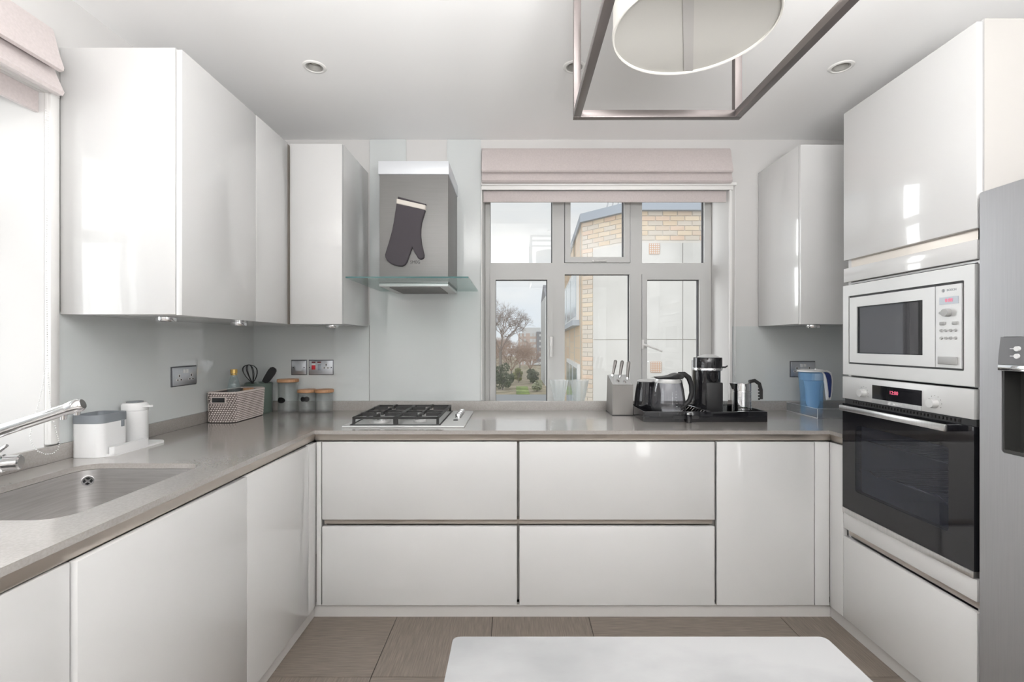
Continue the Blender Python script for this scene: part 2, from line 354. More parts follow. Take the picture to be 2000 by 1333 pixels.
# ---- unseen glazed doors and side window, added to go with the fill lights
wd = bpy.data.objects.new('added_window_3', None); C.objects.link(wd); wd.location = (.3, YF, .1); ORG['added_window_3'] = Vector(wd.location); wd['kind'] = 'structure'
frame_rects(wd, 'frame', (-1.3, 1.9, .1, 2.4), [(-1.22, -.24, .2, 2.32), (-.18, .8, .2, 2.32), (.86, 1.82, .2, 2.32)], YF+.001, YF+.05, 'xz')
for a, c in ((-1.22, -.24), (-.18, .8), (.86, 1.82)): fin('pane', bx(a-.001, c+.001, YF+.02, YF+.026, .199, 2.321), 'pane', wd)
ws = bpy.data.objects.new('added_window_4', None); C.objects.link(ws); ws.location = (XR, -1.65, .65); ORG['added_window_4'] = Vector(ws.location); ws['kind'] = 'structure'  # frame added on the solid wall around the side fill light
frame_rects(ws, 'frame', (-2.22, -1.08, .65, 2.15), [(-2.16, -1.68, .72, 2.08), (-1.62, -1.14, .72, 2.08)], XR-.04, XR-.001, 'yz')
for a, c in ((-2.16, -1.68), (-1.62, -1.14)): fin('pane', bx(XR-.024, XR-.018, a-.001, c+.001, .719, 2.081), 'pane', ws)
# ================================================================== KITCHEN UNITS
ZW = .86; TH = .017; ZD = .807; ZB = .061; YD = 2.168; XD = -.905; XT = 1.437
WALLSETTOP = CH+1.01; WALLBOT = CH+.094
SX0, SX1, SY0, SY1 = -1.42, -1.022, 1.07, 1.575            # sink cut-out
wt_ = thing('worktop', 'taupe grey stone worktop running round three walls under the windows', 'worktop', (0, 2.4, ZW-TH))
fin('slab', prism(nb(), [(XL+.001, -.2), (-.912, -.2), (-.912, 2.163), (1.435, 2.163), (1.435, 2.081), (XR-.001, 2.081), (XR-.001, YB-.021), (XL+.001, YB-.021)], ZW-TH, ZW, 'xy', [rrect(SX0, SX1, SY0, SY1, .065)]), 'quartz', wt_)
fin('upstand', bx(XL+.018, XR-.001, YB-.02, YB-.001, ZW-TH, .915, bev=.001), 'quartz', wt_)
fin('upstand', bx(XL+.001, XL+.0175, -.2, YB-.001, ZW+.0003, .915, bev=.001), 'quartz', wt_)
# glass splashbacks
GS = 'pale grey glass'
g1 = fin('splashback', bx(XL+.001, XL+.009, 1.619, YB-.009, .9155, WALLBOT+.01), 'splash', None, 'pale grey glass splashback on the left wall behind the basket and twin socket', 'splashback')
g2 = fin('splashback', bx(XL+.001, -.864, YB-.008, YB-.001, .9155, WALLBOT+.01), 'splash', None, 'pale grey glass splashback in the left corner behind the glass jars', 'splashback')
g3 = fin('splashback', prism(nb(), [(-.861, .9155), (-.199, .9155), (-.199, ZC-.001), (-.402, ZC-.001), (-.402, 2.0), (-.645, 2.0), (-.645, ZC-.001), (-.861, ZC-.001)], YB-.008, YB-.001, 'xz'), 'splash', None, 'tall pale grey glass splashback behind hob and extractor up to the ceiling', 'splashback')
g4 = fin('splashback', bx(1.295, XR-.001, YB-.008, YB-.001, .9155, WALLBOT+.003), 'splash', None, 'pale grey glass splashback right of the window behind the blue jug', 'splashback')
def door(parent, x0, x1, y0, y1, z0, z1, name='door', m='gloss', bev=.0015): return fin(name, bx(x0, x1, y0, y1, z0, z1, bev=bev), m, parent)
def cab_y(label, x0, x1, fronts, name='base_cabinet', nm='door', grp=None):     # base cabinet on the back run, fronts face -y
    t = thing(name, label, 'cabinet', ((x0+x1)/2, 2.5, ZB), grp)
    fin('carcass', bx(x0, x1, YD+.050, YB-.03, ZB, ZW-TH-.002), 'carcass', t)
    for (a, c, z0, z1) in fronts:
        d = door(t, a, c, YD, YD+.019, z0, z1, nm)
    return t
def gola_y(parent, x0, x1, ztop, zbot):      # C-shaped finger-pull profile facing -y
    prof = [(YD+.010, ztop), (YD+.012, zbot+.012), (YD+.016, zbot+.006), (YD+.024, zbot+.0035), (YD+.036, zbot+.006), (YD+.040, zbot+.004), (YD+.044, zbot-.010), (YD+.047, zbot-.010), (YD+.047, ztop)]
    prism(parent, [(p[0], p[1]) for p in prof], x0, x1, 'yz')
g = 'long drawer fronts of the back run'
x0, x1, x2, x3 = -.8785, .0105, .0225, .9135
z1t, z1b, z2t = ZD, .452, .421
cd1 = cab_y('white gloss handleless double drawer base unit under the gas hob', -.884, .0160, [(x0, x1, z1b, z1t), (x0, x1, ZB, z2t)], nm='drawer_front', name='drawer_cabinet')
cd2 = cab_y('white gloss handleless double drawer base unit under the window', .0170, .9175, [(x2, x3, z1b, z1t), (x2, x3, ZB, z2t)], nm='drawer_front', name='drawer_cabinet')
for cd, a, c in ((cd1, -.872, .016), (cd2, .0172, .907)):
    b = nb(); gola_y(b, a, c, z1b-.0003, z2t-.0); fin('finger_rail', b, 'alu', cd, 'champagne metal finger rail')
cd3 = cab_y('white gloss base cabinet with a single tall door right of the drawers', .9185, 1.3695, [(.923, 1.3675, ZB, ZD)])
cd4 = cab_y('narrow white gloss filler panel in the right base corner', 1.3705, 1.4365, [(1.3715, 1.4365, ZB, ZD)], name='filler_panel', nm='panel')
tag(cd4, cat='panel')
cd5 = cab_y('narrow white gloss filler panel in the left base corner', XD-.02, -.885, [(-.9045, -.8835, ZB, ZD)], name='filler_panel', nm='panel')
tag(cd5, cat='panel')
# finger rails under the worktop
b = nb(); gola_y(b, -.914, 1.449, ZW-TH-.0005, ZD-.002)
fin('finger_rail', b, 'alu', None, 'champagne metal finger rail under the back worktop edge', 'rail')
def gola_x(x, sgn, y0, y1, ztop, zbot, lab, par=None):      # same profile facing +x (sgn=1) or -x (sgn=-1)
    prof = [(.010, ztop), (.012, zbot+.012), (.016, zbot+.006), (.024, zbot+.0035), (.036, zbot+.006), (.040, zbot+.004), (.044, zbot-.010), (.047, zbot-.010), (.047, ztop)]
    return fin('finger_rail', prism(nb(), [(x-sgn*p, z) for p, z in prof], y0, y1, 'xz'), 'alu', par, lab, None if par else 'rail')
gola_x(XD, 1, -.2, YD+.012, ZW-TH-.0005, ZD-.002, 'champagne metal finger rail under the left worktop edge beside the sink')
gola_x(XT, -1, 2.079, YD+.009, ZW-TH-.0005, ZD-.002, 'short champagne metal finger rail in the right corner beside the oven')
# left run (fronts face +x)
def cab_x(label, y0, y1, d0, d1, xf=XD, name='base_cabinet', nm='door', x1=None):
    t = thing(name, label, 'cabinet' if name != 'filler_panel' else 'panel', (-1.2, (y0+y1)/2, ZB))
    if y0 < 1.3 and y1 > 1.0 or y0 < 1.575 < y1:   # below the sink: carcass stays under the bowl
        fin('carcass', bx(XL+.02, xf-.050, y0, y1, ZB, .62), 'carcass', t)
        fin('front_rail', bx(xf-.07, xf-.050, y0, y1, .62, ZW-TH-.002), 'carcass', t)
    else: fin('carcass', bx(XL+.02, xf-.050, y0, y1, ZB, ZW-TH-.002), 'carcass', t)
    door(t, xf-.019, xf, d0, d1, ZB, ZD, nm); return t
cab_x('white gloss base cabinet left of the sink at the left photo edge', -.2, .975, .34, .9805, xf=XD-.0125)
cab_x('white gloss base cabinet with plain door below the sink', .976, 1.6085, .984, 1.607)
cab_x('white gloss base cabinet door between the sink cabinet and left corner', 1.6095, 2.089, 1.6105, 2.088)
cab_x('narrow white gloss filler strip at the far end of the left run', 2.0905, YD-.001, 2.091, YD-.001, name='filler_panel', nm='panel')
# right base filler between corner and tall unit
t = thing('filler_panel', 'narrow white gloss filler panel between right corner and oven housing', 'panel', (1.45, 2.12, ZB))
fin('panel', bx(XT, XT+.019, 2.079, YD-.001, ZB, ZD, bev=.0012), 'gloss', t); fin('carcass', bx(XT+.05, XR-.002, 2.079, 2.8, ZB, ZW-TH-.002), 'carcass', t)
# plinths
PL = .016
fin('plinth', bx(XD-PL+.001, XT+PL-.001, YD+PL, YD+PL+.015, 0, ZB-.002), 'plinth', None, 'brushed grey plinth board along the floor under the back drawers', 'plinth')
fin('plinth', bx(XD-PL-.015, XD-PL, -.2, YD+PL+.015, 0, ZB-.002), 'plinth', None, 'grey plinth board along the floor under the left cabinets', 'plinth')
fin('plinth', bx(XT+PL, XT+PL+.015, 1.478, YD+PL+.015, 0, ZB-.002), 'plinth', None, 'pale plinth board along the floor under the oven housing', 'plinth')
# wall cabinets
t = thing('wall_cabinet', 'white gloss wall cabinet nearest the left window with wide end panel', 'cabinet', (-1.35, 1.85, WALLBOT))
fin('carcass', bx(XL+.010, -1.158, 1.621, 2.087, WALLBOT+.003, WALLSETTOP-.002, bev=.001), 'gloss', t)
door(t, -1.155, -1.135, 1.622, 2.085, WALLBOT, WALLSETTOP-.008)
t = thing('wall_cabinet', 'white gloss corner wall cabinet with narrow door on the left wall', 'cabinet', (-1.35, 2.4, WALLBOT))
fin('carcass', bx(XL+.010, -1.158, 2.0885, YB-.010, WALLBOT+.003, WALLSETTOP-.002), 'gloss', t)
door(t, -1.155, -1.135, 2.0885, 2.376, WALLBOT, WALLSETTOP-.008)
fin('corner_strip', bx(-1.1575, -1.143, 2.379, 2.44, WALLBOT, WALLSETTOP-.008), 'alu', t)
t = thing('wall_cabinet', 'white gloss wall cabinet between the left corner and the extractor hood', 'cabinet', (-1.0, 2.6, WALLBOT))
fin('carcass', bx(-1.142, -.869, 2.413, YB-.010, WALLBOT+.003, WALLSETTOP-.002, bev=.001), 'gloss', t)
door(t, -1.129, -.868, 2.39, 2.41, WALLBOT, WALLSETTOP-.008)
t = thing('wall_cabinet', 'white gloss wall cabinet right of the window beside the oven housing', 'cabinet', (1.75, 2.6, WALLBOT))
fin('carcass', bx(1.447, XR-.001, 2.423, YB-.010, WALLBOT+.003, WALLSETTOP-.002, bev=.001), 'gloss', t)
door(t, 1.446, XR-.001, 2.40, 2.42, WALLBOT, WALLSETTOP-.008)
# puck lights below cabinets
for (x, y, lab) in ((-1.32, 1.80, 'small satin puck light under the left wall cabinet, nearest the left window'), (-1.30, 2.24, 'small satin puck light under the narrow corner wall cabinet'),
                    (-1.0, 2.60, 'small satin puck light under the cabinet left of the hood'), (1.62, 2.58, 'small satin puck light under the right wall cabinet')):
    t = thing('puck_light', lab, 'light', (x, y, WALLBOT-.013), 'puck lights under the wall cabinets')
    fin('ring', lathe(nb(), [(.020, WALLBOT-.013), (.032, WALLBOT-.013), (.034, WALLBOT-.009), (.034, WALLBOT+.002), (.02, WALLBOT+.002)], x, y, 32), 'chrome', t)
    fin('lens', lathe(nb(), [(0, WALLBOT-.011), (.0198, WALLBOT-.011), (.0198, WALLBOT), (0, WALLBOT)], x, y, 24), 'lamp_glass', t)
# ================================================================== TALL OVEN HOUSING
Y0, Y1 = 1.477, 2.076
def hz(h): return CH+h
tall = thing('oven_housing', 'tall white gloss housing cabinet holding microwave and oven', 'cabinet', (1.75, 1.78, ZB))
b = nb(); cx0 = XT+.022
box(b, cx0, XR-.001, Y0, Y0+.018, ZB, hz(1.008)); box(b, cx0, XR-.001, Y1-.018, Y1, ZB, hz(1.008)); box(b, XR-.02, XR-.001, Y0+.018, Y1-.018, ZB, hz(1.008))
box(b, cx0, XR-.02, Y0+.018, Y1-.018, hz(.99), hz(1.008)); box(b, cx0, XR-.02, Y0+.018, Y1-.018, ZB, ZB+.018)
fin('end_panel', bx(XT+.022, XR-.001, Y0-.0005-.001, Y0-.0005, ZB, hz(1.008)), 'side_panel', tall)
for h in (.2535, -.1415, -.765): box(b, cx0, XR-.02, Y0+.018, Y1-.018, hz(h), hz(h)+.007)
fin('carcass', b, 'gloss', tall)
door(tall, XT, XT+.019, Y0, Y1-.001, hz(.358), hz(1.0))
door(tall, XT, XT+.019, Y0, Y1-.001, hz(.262), hz(.322), 'panel')
door(tall, XT, XT+.019, Y0, Y1-.001, hz(-.808), hz(-.738), 'panel')
door(tall, XT, XT+.019, Y0, Y1-.001, ZB, hz(-.842), 'drawer_front')
gola_x(XT, -1, Y0+.002, Y1-.018, hz(-.8085), hz(-.840), None, tall)
b = nb(); box(b, XT+.022, XT+.05, Y0+.002, Y1-.018, hz(.315), hz(.365)); fin('recess_strip', b, 'alu', tall)
# ---- microwave
mw = thing('microwave', 'built-in silver microwave above the oven in the tall housing', 'microwave', (XT+.1, 1.77, hz(-.137)))
fin('trim_frame', prism(nb(), rect(Y0+.003, Y1-.003, hz(-.137), hz(.247)), XT-.004, XT+.018, 'yz', [rrect(1.515, 2.039, hz(-.09), hz(.20), .004, 3)]), 'light_steel', mw)
fin('body', bx(XT+.0185, XR-.06, 1.50, 2.052, hz(-.13), hz(.24)), 'black', mw)
fin('gap', prism(nb(), rect(1.5153, 2.0387, hz(-.0897), hz(.1997)), XT+.001, XT+.018, 'yz', [rrect(1.5225, 2.033, hz(-.0835), hz(.192), .004, 3)]), 'black', mw)
md = fin('door', prism(nb(), rect(1.6195, 2.0325, hz(-.083), hz(.1915)), XT-.004, XT+.016, 'yz', [rect(1.669, 1.990, hz(-.044), hz(.151))]), 'light_steel', mw)
fin('window_rim', prism(nb(), rect(1.6695, 1.9895, hz(-.0437), hz(.1507)), XT-.001, XT+.014, 'yz', [rect(1.690, 1.984, hz(-.0405), hz(.147))]), 'black_gloss', md)
fin('window_pane', bx(XT+.002, XT+.006, 1.689, 1.985, hz(-.041), hz(.148)), 'micro_glass', md)
cp = fin('control_panel', bx(XT-.004, XT+.016, 1.523, 1.6165, hz(-.083), hz(.1915)), 'light_steel', mw)
fin('display', bx(XT-.0055, XT-.0035, 1.534, 1.601, hz(.128), hz(.152)), 'grey_display', cp)
text('0:00', .016, face_left(XT-.006, 1.566, hz(.140)), 'red_display', 'display_digits', cp)
cyl(b := nb(), (XT-.004, 1.569, hz(.0997)), (XT-.020, 1.569, hz(.0997)), .0135, .0125, 28); fin('knob', b, 'button_grey', cp)
def btn(y, h, r=.0047, par=None, w=0):
    b = nb()
    if w: box(b, XT-.0085, XT-.0035, y-w, y+w, hz(h)-r, hz(h)+r, .002)
    else: cyl(b, (XT-.0035, y, hz(h)), (XT-.008, y, hz(h)), r, r*.8, 16)
    fin('button', b, 'button_grey', par)
btn(1.597, .1, .0055, cp)
for y in (1.590, 1.544): btn(y, .0645, .0055, cp, .0095)
for y in (1.5945, 1.578, 1.5605, 1.5435):
    for h in (.041, .0155): btn(y, h, .0055, cp)
fin('release_button', bx(XT-.011, XT-.0035, 1.537, 1.603, hz(-.072), hz(-.046), bev=.002), 'button_grey', cp)
text('BOSCH', .0105, face_left(XT-.0042, 1.558, hz(.174)), 'grey_plastic', 'lettering', cp)
b = nb(); tube(b, [(XT-.0042, 1.588+.005*math.cos(a*PI/8), hz(.174)+.005*math.sin(a*PI/8)) for a in range(16)], .0006, 5, True); box(b, XT-.0048, XT-.0038, 1.5865, 1.5895, hz(.1705), hz(.1775)); fin('emblem', b, 'grey_plastic', cp)
# ---- oven
ov = thing('oven', 'built-in black glass oven with steel handle and two knobs', 'oven', (XT+.1, 1.77, hz(-.736)))
CP = fin('control_panel', bx(XT-.006, XT+.02, Y0+.003, Y1-.003, hz(-.240), hz(-.146), bev=.0015), 'light_steel', ov)
fin('display', bx(XT-.0085, XT-.0055, 1.669, 1.898, hz(-.2225), hz(-.168)), 'black_gloss', CP)
fin('name_strip', bx(XT-.0085, XT-.0055, 1.669, 1.898, hz(-.2395), hz(-.2245)), 'steel_h', CP)
text('12:00', .019, face_left(XT-.0092, 1.79, hz(-.190)), 'red_display', 'display_digits', CP)
text('BOSCH', .0125, face_left(XT-.009, 1.774, hz(-.232)), 'white_plastic', 'lettering', CP)
b = nb(); tube(b, [(XT-.009, 1.812+.0055*math.cos(a*PI/8), hz(-.232)+.0055*math.sin(a*PI/8)) for a in range(16)], .0007, 5, True); box(b, XT-.0095, XT-.0085, 1.8105, 1.8135, hz(-.2355), hz(-.2285)); fin('emblem', b, 'white_plastic', CP)
for y in (1.947, 1.618):
    k = cyl(nb(), (XT-.006, y, hz(-.206)), (XT-.026, y, hz(-.206)), .0165, .0150, 32); fin('knob', k, 'light_steel', CP)
    b = nb()
    for i in range(9):
        a = -PI*.15+i*PI*1.3/8; yy = y+.026*math.cos(a); zz = hz(-.206)+.026*math.sin(a)
        box(b, XT-.0066, XT-.006, yy-.0012, yy+.0012, zz-.0012, zz+.0012)
    fin('scale_marks', b, 'steel', CP)
b = bx(XT+.004, XT+.02, Y0+.005, Y1-.005, hz(-.262), hz(-.2405)); fin('vent', b, 'black', ov)
b = nb()
for i in range(34): yy = Y0+.06+i*.0145; box(b, XT-.001, XT+.0038, yy, yy+.007, hz(-.2565), hz(-.2475))
fin('vent_slats', b, 'iron', ov, kind='stuff')
od = fin('door', prism(nb(), rect(Y0+.003, Y1-.003, hz(-.714), hz(-.2625)), XT-.006, XT+.02, 'yz', [rrect(1.567, 1.995, hz(-.625), hz(-.344), .01, 3)]), 'black_gloss', ov)
fin('window_pane', bx(XT-.0055, XT-.001, 1.568, 1.994, hz(-.624), hz(-.345)), 'oven_glass', od)
fin('bottom_trim', bx(XT-.008, XT+.02, Y0+.003, Y1-.003, hz(-.736), hz(-.7145), bev=.001), 'steel_h', od)
hd = fin('handle', bx(XT-.052, XT-.040, Y0+.055, Y1-.045, hz(-.287), hz(-.264), bev=.004), 'steel_h', od, 'bright steel bar handle')
for y in (Y0+.058, Y1-.075): fin('handle_bracket', bx(XT-.0405, XT-.0065, y, y+.016, hz(-.287), hz(-.266), bev=.001), 'black_gloss', hd)
b = nb(); box(b, XT+.021, XR-.08, 1.50, 1.515, hz(-.70), hz(-.25)); box(b, XT+.021, XR-.08, 2.04, 2.055, hz(-.70), hz(-.25)); box(b, XR-.095, XR-.08, 1.515, 2.04, hz(-.70), hz(-.25))
box(b, XT+.021, XR-.095, 1.515, 2.04, hz(-.70), hz(-.685)); box(b, XT+.021, XR-.095, 1.515, 2.04, hz(-.30), hz(-.285))
mat('enamel', (.24, .25, .29), .35); fin('cavity', b, 'enamel', ov)
for h, j in ((-.413, 0), (-.540, 1)):
    b = nb()
    for x in (XT+.05, XT+.40):
        if j and x < XT+.1: tube(b, [(x, 1.535, hz(h)), (x, 1.60, hz(h)), (x, 1.63, hz(h)-.014), (x, 1.66, hz(h)), (x, 1.93, hz(h)), (x, 1.95, hz(h)-.012), (x, 1.98, hz(h)), (x, 2.02, hz(h))], .0035, 6)
        else: tube(b, [(x, 1.53, hz(h)), (x, 2.025, hz(h))], .0035, 6)
    for i in range(18): y = 1.54+i*.028; tube(b, [(XT+.05, y, hz(h)+.002), (XT+.40, y, hz(h)+.002)], .0018, 5)
    fin('wire_rack', b, 'chrome', ov)
# ================================================================== FRIDGE
fr = thing('fridge_freezer', 'tall brushed steel fridge freezer with water dispenser at right photo edge', 'fridge', (1.74, 1.0, 0))
FX = 1.432; FT = 1.722
fin('body', bx(FX+.066, XR-.01, .56, 1.462, .03, FT-.01, bev=.004), 'fridge_steel', fr)
D0, D1, DZ0, DZ1 = 1.165, 1.397, hz(-.322), hz(.018)
fd = fin('door', prism(nb(), rrect(1.055, 1.463, .06, FT, .006, 3), FX, FX+.06, 'yz', [rrect(D0, D1, DZ0, DZ1, .008, 3)]), 'fridge_steel', fr)
fin('door', prism(nb(), rrect(.56, 1.049, .06, FT, .006, 3), FX, FX+.06, 'yz'), 'fridge_steel', fr)
zc = hz(-.063)
mat('dispenser_dark', (.035, .035, .033), .3); mat('dispenser_grey', (.13, .13, .135), .35)
dp = fin('dispenser_panel', prism(nb(), [(FX-.004, DZ1-.001), (FX+.030, DZ1-.001), (FX+.030, zc), (FX-.012, zc), (FX-.010, zc+.03)], D0+.001, D1-.001, 'xz'), 'dispenser_grey', fd)
fin('dispenser_strip', bx(FX-.014, FX+.03, D0+.001, D1-.001, zc-.018, zc-.0005, bev=.002), 'chrome', fd)
b = nb(); box(b, FX+.050, FX+.058, D0+.001, D1-.001, DZ0+.001, zc-.019); box(b, FX+.002, FX+.05, D1-.006, D1-.001, DZ0+.001, zc-.019); box(b, FX+.002, FX+.05, D0+.001, D0+.006, DZ0+.001, zc-.019); box(b, FX+.002, FX+.05, D0+.006, D1-.006, DZ0+.001, DZ0+.01)
fin('dispenser_recess', b, 'dispenser_dark', fd)
for z in (hz(-.017), hz(-.038)):
    fin('dispenser_button', cyl(nb(), (FX-.006, 1.343, z), (FX-.0145, 1.343, z), .0075, .007, 20), 'white_plastic', fd)
    fin('dispenser_mark', bx(FX-.0105, FX-.0075, 1.354, 1.364, z-.001, z+.001), 'white_plastic', fd)
b = nb()
for y in (1.03, 1.075): tube(b, [(FX+.002, y, .75), (FX-.045, y, .75), (FX-.045, y, 1.55), (FX+.002, y, 1.55)], .010, 10)
fin('handle', b, 'steel', fr)
# ================================================================== HOOD + OVEN MITT
hd = thing('extractor_hood', 'brushed steel chimney extractor hood with glass visor above the hob', 'extractor hood', (-.518, 2.62, hz(.30)))
HX0, HX1, HY0, HT, HB = -.700, -.337, 2.44, hz(.933), hz(.335)
b = nb(); box(b, HX0+.006, HX1-.004, HY0, YB-.010, hz(.335), hz(.865), bev=.002); fin('chimney', b, 'steel', hd)
b = nb(); box(b, HX0, HX1-.0, HY0-.003, YB-.010, hz(.866), HT, bev=.002); mat('pale_steel', (.68, .70, .73), .4, metal=.3); fin('chimney_top', b, 'pale_steel', hd)
gl = prism(nb(), rect(-.795, -.217, 2.238, YB-.011), hz(.305), hz(.312), 'xy'); fin('glass_visor', gl, 'hood_glass', hd)
b = nb(); box(b, -.795, -.217, 2.2345, 2.2378, hz(.305), hz(.312)); fin('visor_edge', b, 'glass_edge', hd, 'dark green cut glass edge')
fin('collar', bx(HX0-.0, HX1+.0, HY0-.002, YB-.012, hz(.3122), hz(.3348)), 'steel', hd)
fin('filter_housing', bx(HX0+.004, HX1-.004, HY0, YB-.012, hz(.290), hz(.3048), bev=.002), 'light_steel', hd)
b = nb()
for i in range(14): y = HY0+.03+i*.022; box(b, HX0+.05, HX1-.05, y, y+.012, hz(.286), hz(.2898))
fin('filter_slats', b, 'steel', hd, kind='stuff')
text('SMEG', .021, face_cam(*(lambda p: (p[0], HY0-.0004, p[1]))(at(811, 512.5, HY0))), 'black', 'lettering', hd)
mt = thing('oven_mitt', 'dark grey fabric oven mitt with cream cuff band on the hood', 'oven mitt', (-.52, HY0-.02, hz(.40)))
def cp5(l): return [at(640+x/4.166, 270+y/4.166, HY0) for x, y in l]
body = cp5([(566, 540), (800, 592), (785, 640), (770, 690), (763, 740), (762, 800), (770, 870), (782, 920), (790, 955), (788, 975), (778, 986), (760, 991), (742, 984), (728, 960), (710, 930), (694, 893), (682, 925), (665, 970), (652, 1010), (635, 1035), (612, 1047), (580, 1046), (545, 1037), (515, 1022), (490, 1000), (476, 975), (473, 955), (485, 915), (508, 840), (530, 760), (545, 680), (557, 600)])
def puff(pts, y0, y1, name, m, par):
    b = prism(nb(), pts, y0, y1, 'xz')
    es = [e for e in b.edges if all(abs(v.co.y-y1) < 1e-6 for v in e.verts) and len(e.link_faces) == 2 and any(abs(f.normal.y) < .5 for f in e.link_faces)]
    bmesh.ops.bevel(b, geom=es, offset=.006, segments=3, affect='EDGES', profile=.5); return fin(name, b, m, par, ang=60)
puff(body, HY0-.001, HY0-.020, 'glove', 'cloth', mt)
puff(cp5([(568, 500), (802, 553), (800, 594), (565, 541)]), HY0-.001, HY0-.022, 'cuff_band', 'cuff', mt)
puff(cp5([(577, 483), (804, 543), (803, 556), (575, 502)]), HY0-.001, HY0-.020, 'cuff_edge', 'cloth', mt)
# ================================================================== HOB
hb = thing('gas_hob', 'stainless steel four burner gas hob with black iron pan supports', 'hob', (-.52, 2.49, ZW))
A0, A1, B0, B1 = -.813, -.237, 2.236, 2.742
fin('tray', bx(A0, A1, B0, B1, ZW+.0004, ZW+.008, bev=.002), 'light_steel', hb)
zt = ZW+.008
b = nb(); prism(b, rect(A0+.03, A1-.115, B0+.02, B1-.02), zt, zt+.003, 'xy', [rect(A0+.037, A1-.122, B0+.027, B1-.027)]); fin('surround', b, 'black', hb)
burn = [(A0+.145, B0+.125, .05), (A0+.135, B1-.125, .036), (A1-.235, B0+.13, .03), (A1-.235, B1-.13, .04)]
for x, y, r in burn:
    q = fin('burner', lathe(nb(), [(0, zt), (r*1.05, zt+.0003), (r*1.05, zt+.006), (r, zt+.012), (r*.8, zt+.013), (0, zt+.013)], x, y, 36), 'light_steel', hb)
    fin('burner_cap', lathe(nb(), [(0, zt+.0132), (r*.78, zt+.0132), (r*.8, zt+.017), (r*.7, zt+.020), (0, zt+.020)], x, y, 32), 'chrome', q)
def grate(x0, x1, y0, y1):
    b = nb(); zt2 = zt+.038; w = .006
    for y in (y0, y1, (y0+y1)/2): box(b, x0, x1, y-w, y+w, zt2-.010, zt2, .001, 1)
    for x in (x0, x1): box(b, x-w, x+w, y0, y1, zt2-.010, zt2, .001, 1); 
    for x in (x0, x1):
        for y in (y0, y1): box(b, x-w, x+w, y-w, y+w, zt+.0032, zt2, .001, 1)
    for cy in (y0+(y1-y0)*.25, y0+(y1-y0)*.75):
        cx = (x0+x1)/2
        for a in (0, PI/2, PI, 1.5*PI):
            p0 = Vector((cx+.022*math.cos(a), cy+.022*math.sin(a), zt2)); ex = (x1-x0)/2 if abs(math.cos(a)) > .5 else (y1-y0)*.25
            p1 = Vector((cx+ex*math.cos(a), cy+ex*math.sin(a), zt2)); d = (p1-p0).normalized(); s = Vector((-d.y, d.x, 0))*.005
            vs = [p0-s, p0+s, p1+s, p1-s]; pr = [(v.x, v.y) for v in vs]; prism(b, pr, zt2-.012, zt2+.004, 'xy')
    return b
fin('pan_support', grate(A0+.045, A0+.240, B0+.035, B1-.035), 'iron', hb)
fin('pan_support', grate(A0+.250, A1-.130, B0+.035, B1-.035), 'iron', hb)
for i in range(4):
    y = 2.47+i*.055; x = A1-.055
    fin('knob', lathe(nb(), [(0, zt+.024), (.013, zt+.024), (.0155, zt+.020), (.0165, zt+.0003), (0, zt+.0003)], x, y, 24), 'chrome', hb)
fin('ignition_button', lathe(nb(), [(0, zt+.004), (.012, zt+.004), (.013, zt+.0003), (0, zt+.0003)], A1-.06, 2.40, 20), 'black', hb)
# ================================================================== SINK + TAP
sk = thing('sink', 'undermounted brushed steel kitchen sink bowl with rounded corners', 'sink', ((SX0+SX1)/2, (SY0+SY1)/2, ZW-.21))
b = nb(); lp = []
for off, z, r in ((-.016, ZW-TH-.0008, .08), (.0, ZW-TH-.001, .065), (.002, ZW-.05, .065), (.004, ZW-.16, .062), (.012, ZW-.186, .055), (.035, ZW-.198, .04), (.14, ZW-.202, .04)):
    lp.append([b.verts.new((x, y, z)) for x, y in rrect(SX0+off, SX1-off, SY0+off, SY1-off, r, 8)])
for P, Q in zip(lp, lp[1:]):
    n = len(P)
    for i in range(n): b.faces.new((P[i], P[(i+1) % n], Q[(i+1) % n], Q[i]))
b.faces.new(lp[-1]); m = mat('sink_steel', (.60, .575, .555), .36, metal=.9); tex_noise(m, (.50, .485, .475), (.60, .585, .575), (1, 1, 30), 8, 3)
fin('bowl', b, 'sink_steel', sk, ang=60)
cx, cy = -1.225, 1.32
fin('drain', lathe(nb(), [(0, ZW-.2005), (.03, ZW-.2005), (.042, ZW-.197), (.045, ZW-.2015)], cx, cy, 32), 'chrome', sk)
ang = math.radians(133); cc = Vector((SX0+.067, SY1-.067, 0)); n = Vector((math.cos(ang), math.sin(ang), 0)); p = cc+n*.0625+Vector((0, 0, ZW-.052))
q = fin('overflow', cyl(nb(), p+n*.003, p-n*.003, .0175, .0155, 28), 'chrome', sk)
s = Vector((-n.y, n.x, 0)); b = nb()
for a in range(4):
    a0 = a*PI/2+.25+PI/4; pts = [(0.004, a0+.65), (.0115, a0), (.0125, a0+.65), (.0115, a0+1.3)]
    vs = [b.verts.new(p-n*.0036+s*(r_*math.cos(t_))+Vector((0, 0, 1))*(r_*math.sin(t_))) for r_, t_ in pts]; b.faces.new(vs)
bmesh.ops.solidify(b, geom=b.faces[:], thickness=.0004); fin('overflow_slots', b, 'black', q)
tp = thing('kitchen_tap', 'chrome mixer tap with long straight spout reaching over the sink', 'tap', (-1.475, 1.27, ZW))
bx_, by_ = -1.478, 1.27
b = lathe(nb(), [(0, ZW+.0004), (.030, ZW+.0004), (.030, ZW+.006), (.025, ZW+.010), (.0245, ZW+.155), (.020, ZW+.162), (0, ZW+.163)], bx_, by_, 32); fin('body', b, 'chrome', tp)
tip = Vector((at(160, 790, 1.345)[0], 1.345, at(160, 790, 1.345)[1])); st = Vector((bx_, by_, ZW+.13))
d = (tip-st).normalized(); fin('spout', tube(nb(), [st, st+d*.06, st+(tip-st)*.5, tip-d*.035], [.019, .0175, .0165, .0165], 20), 'chrome', tp)
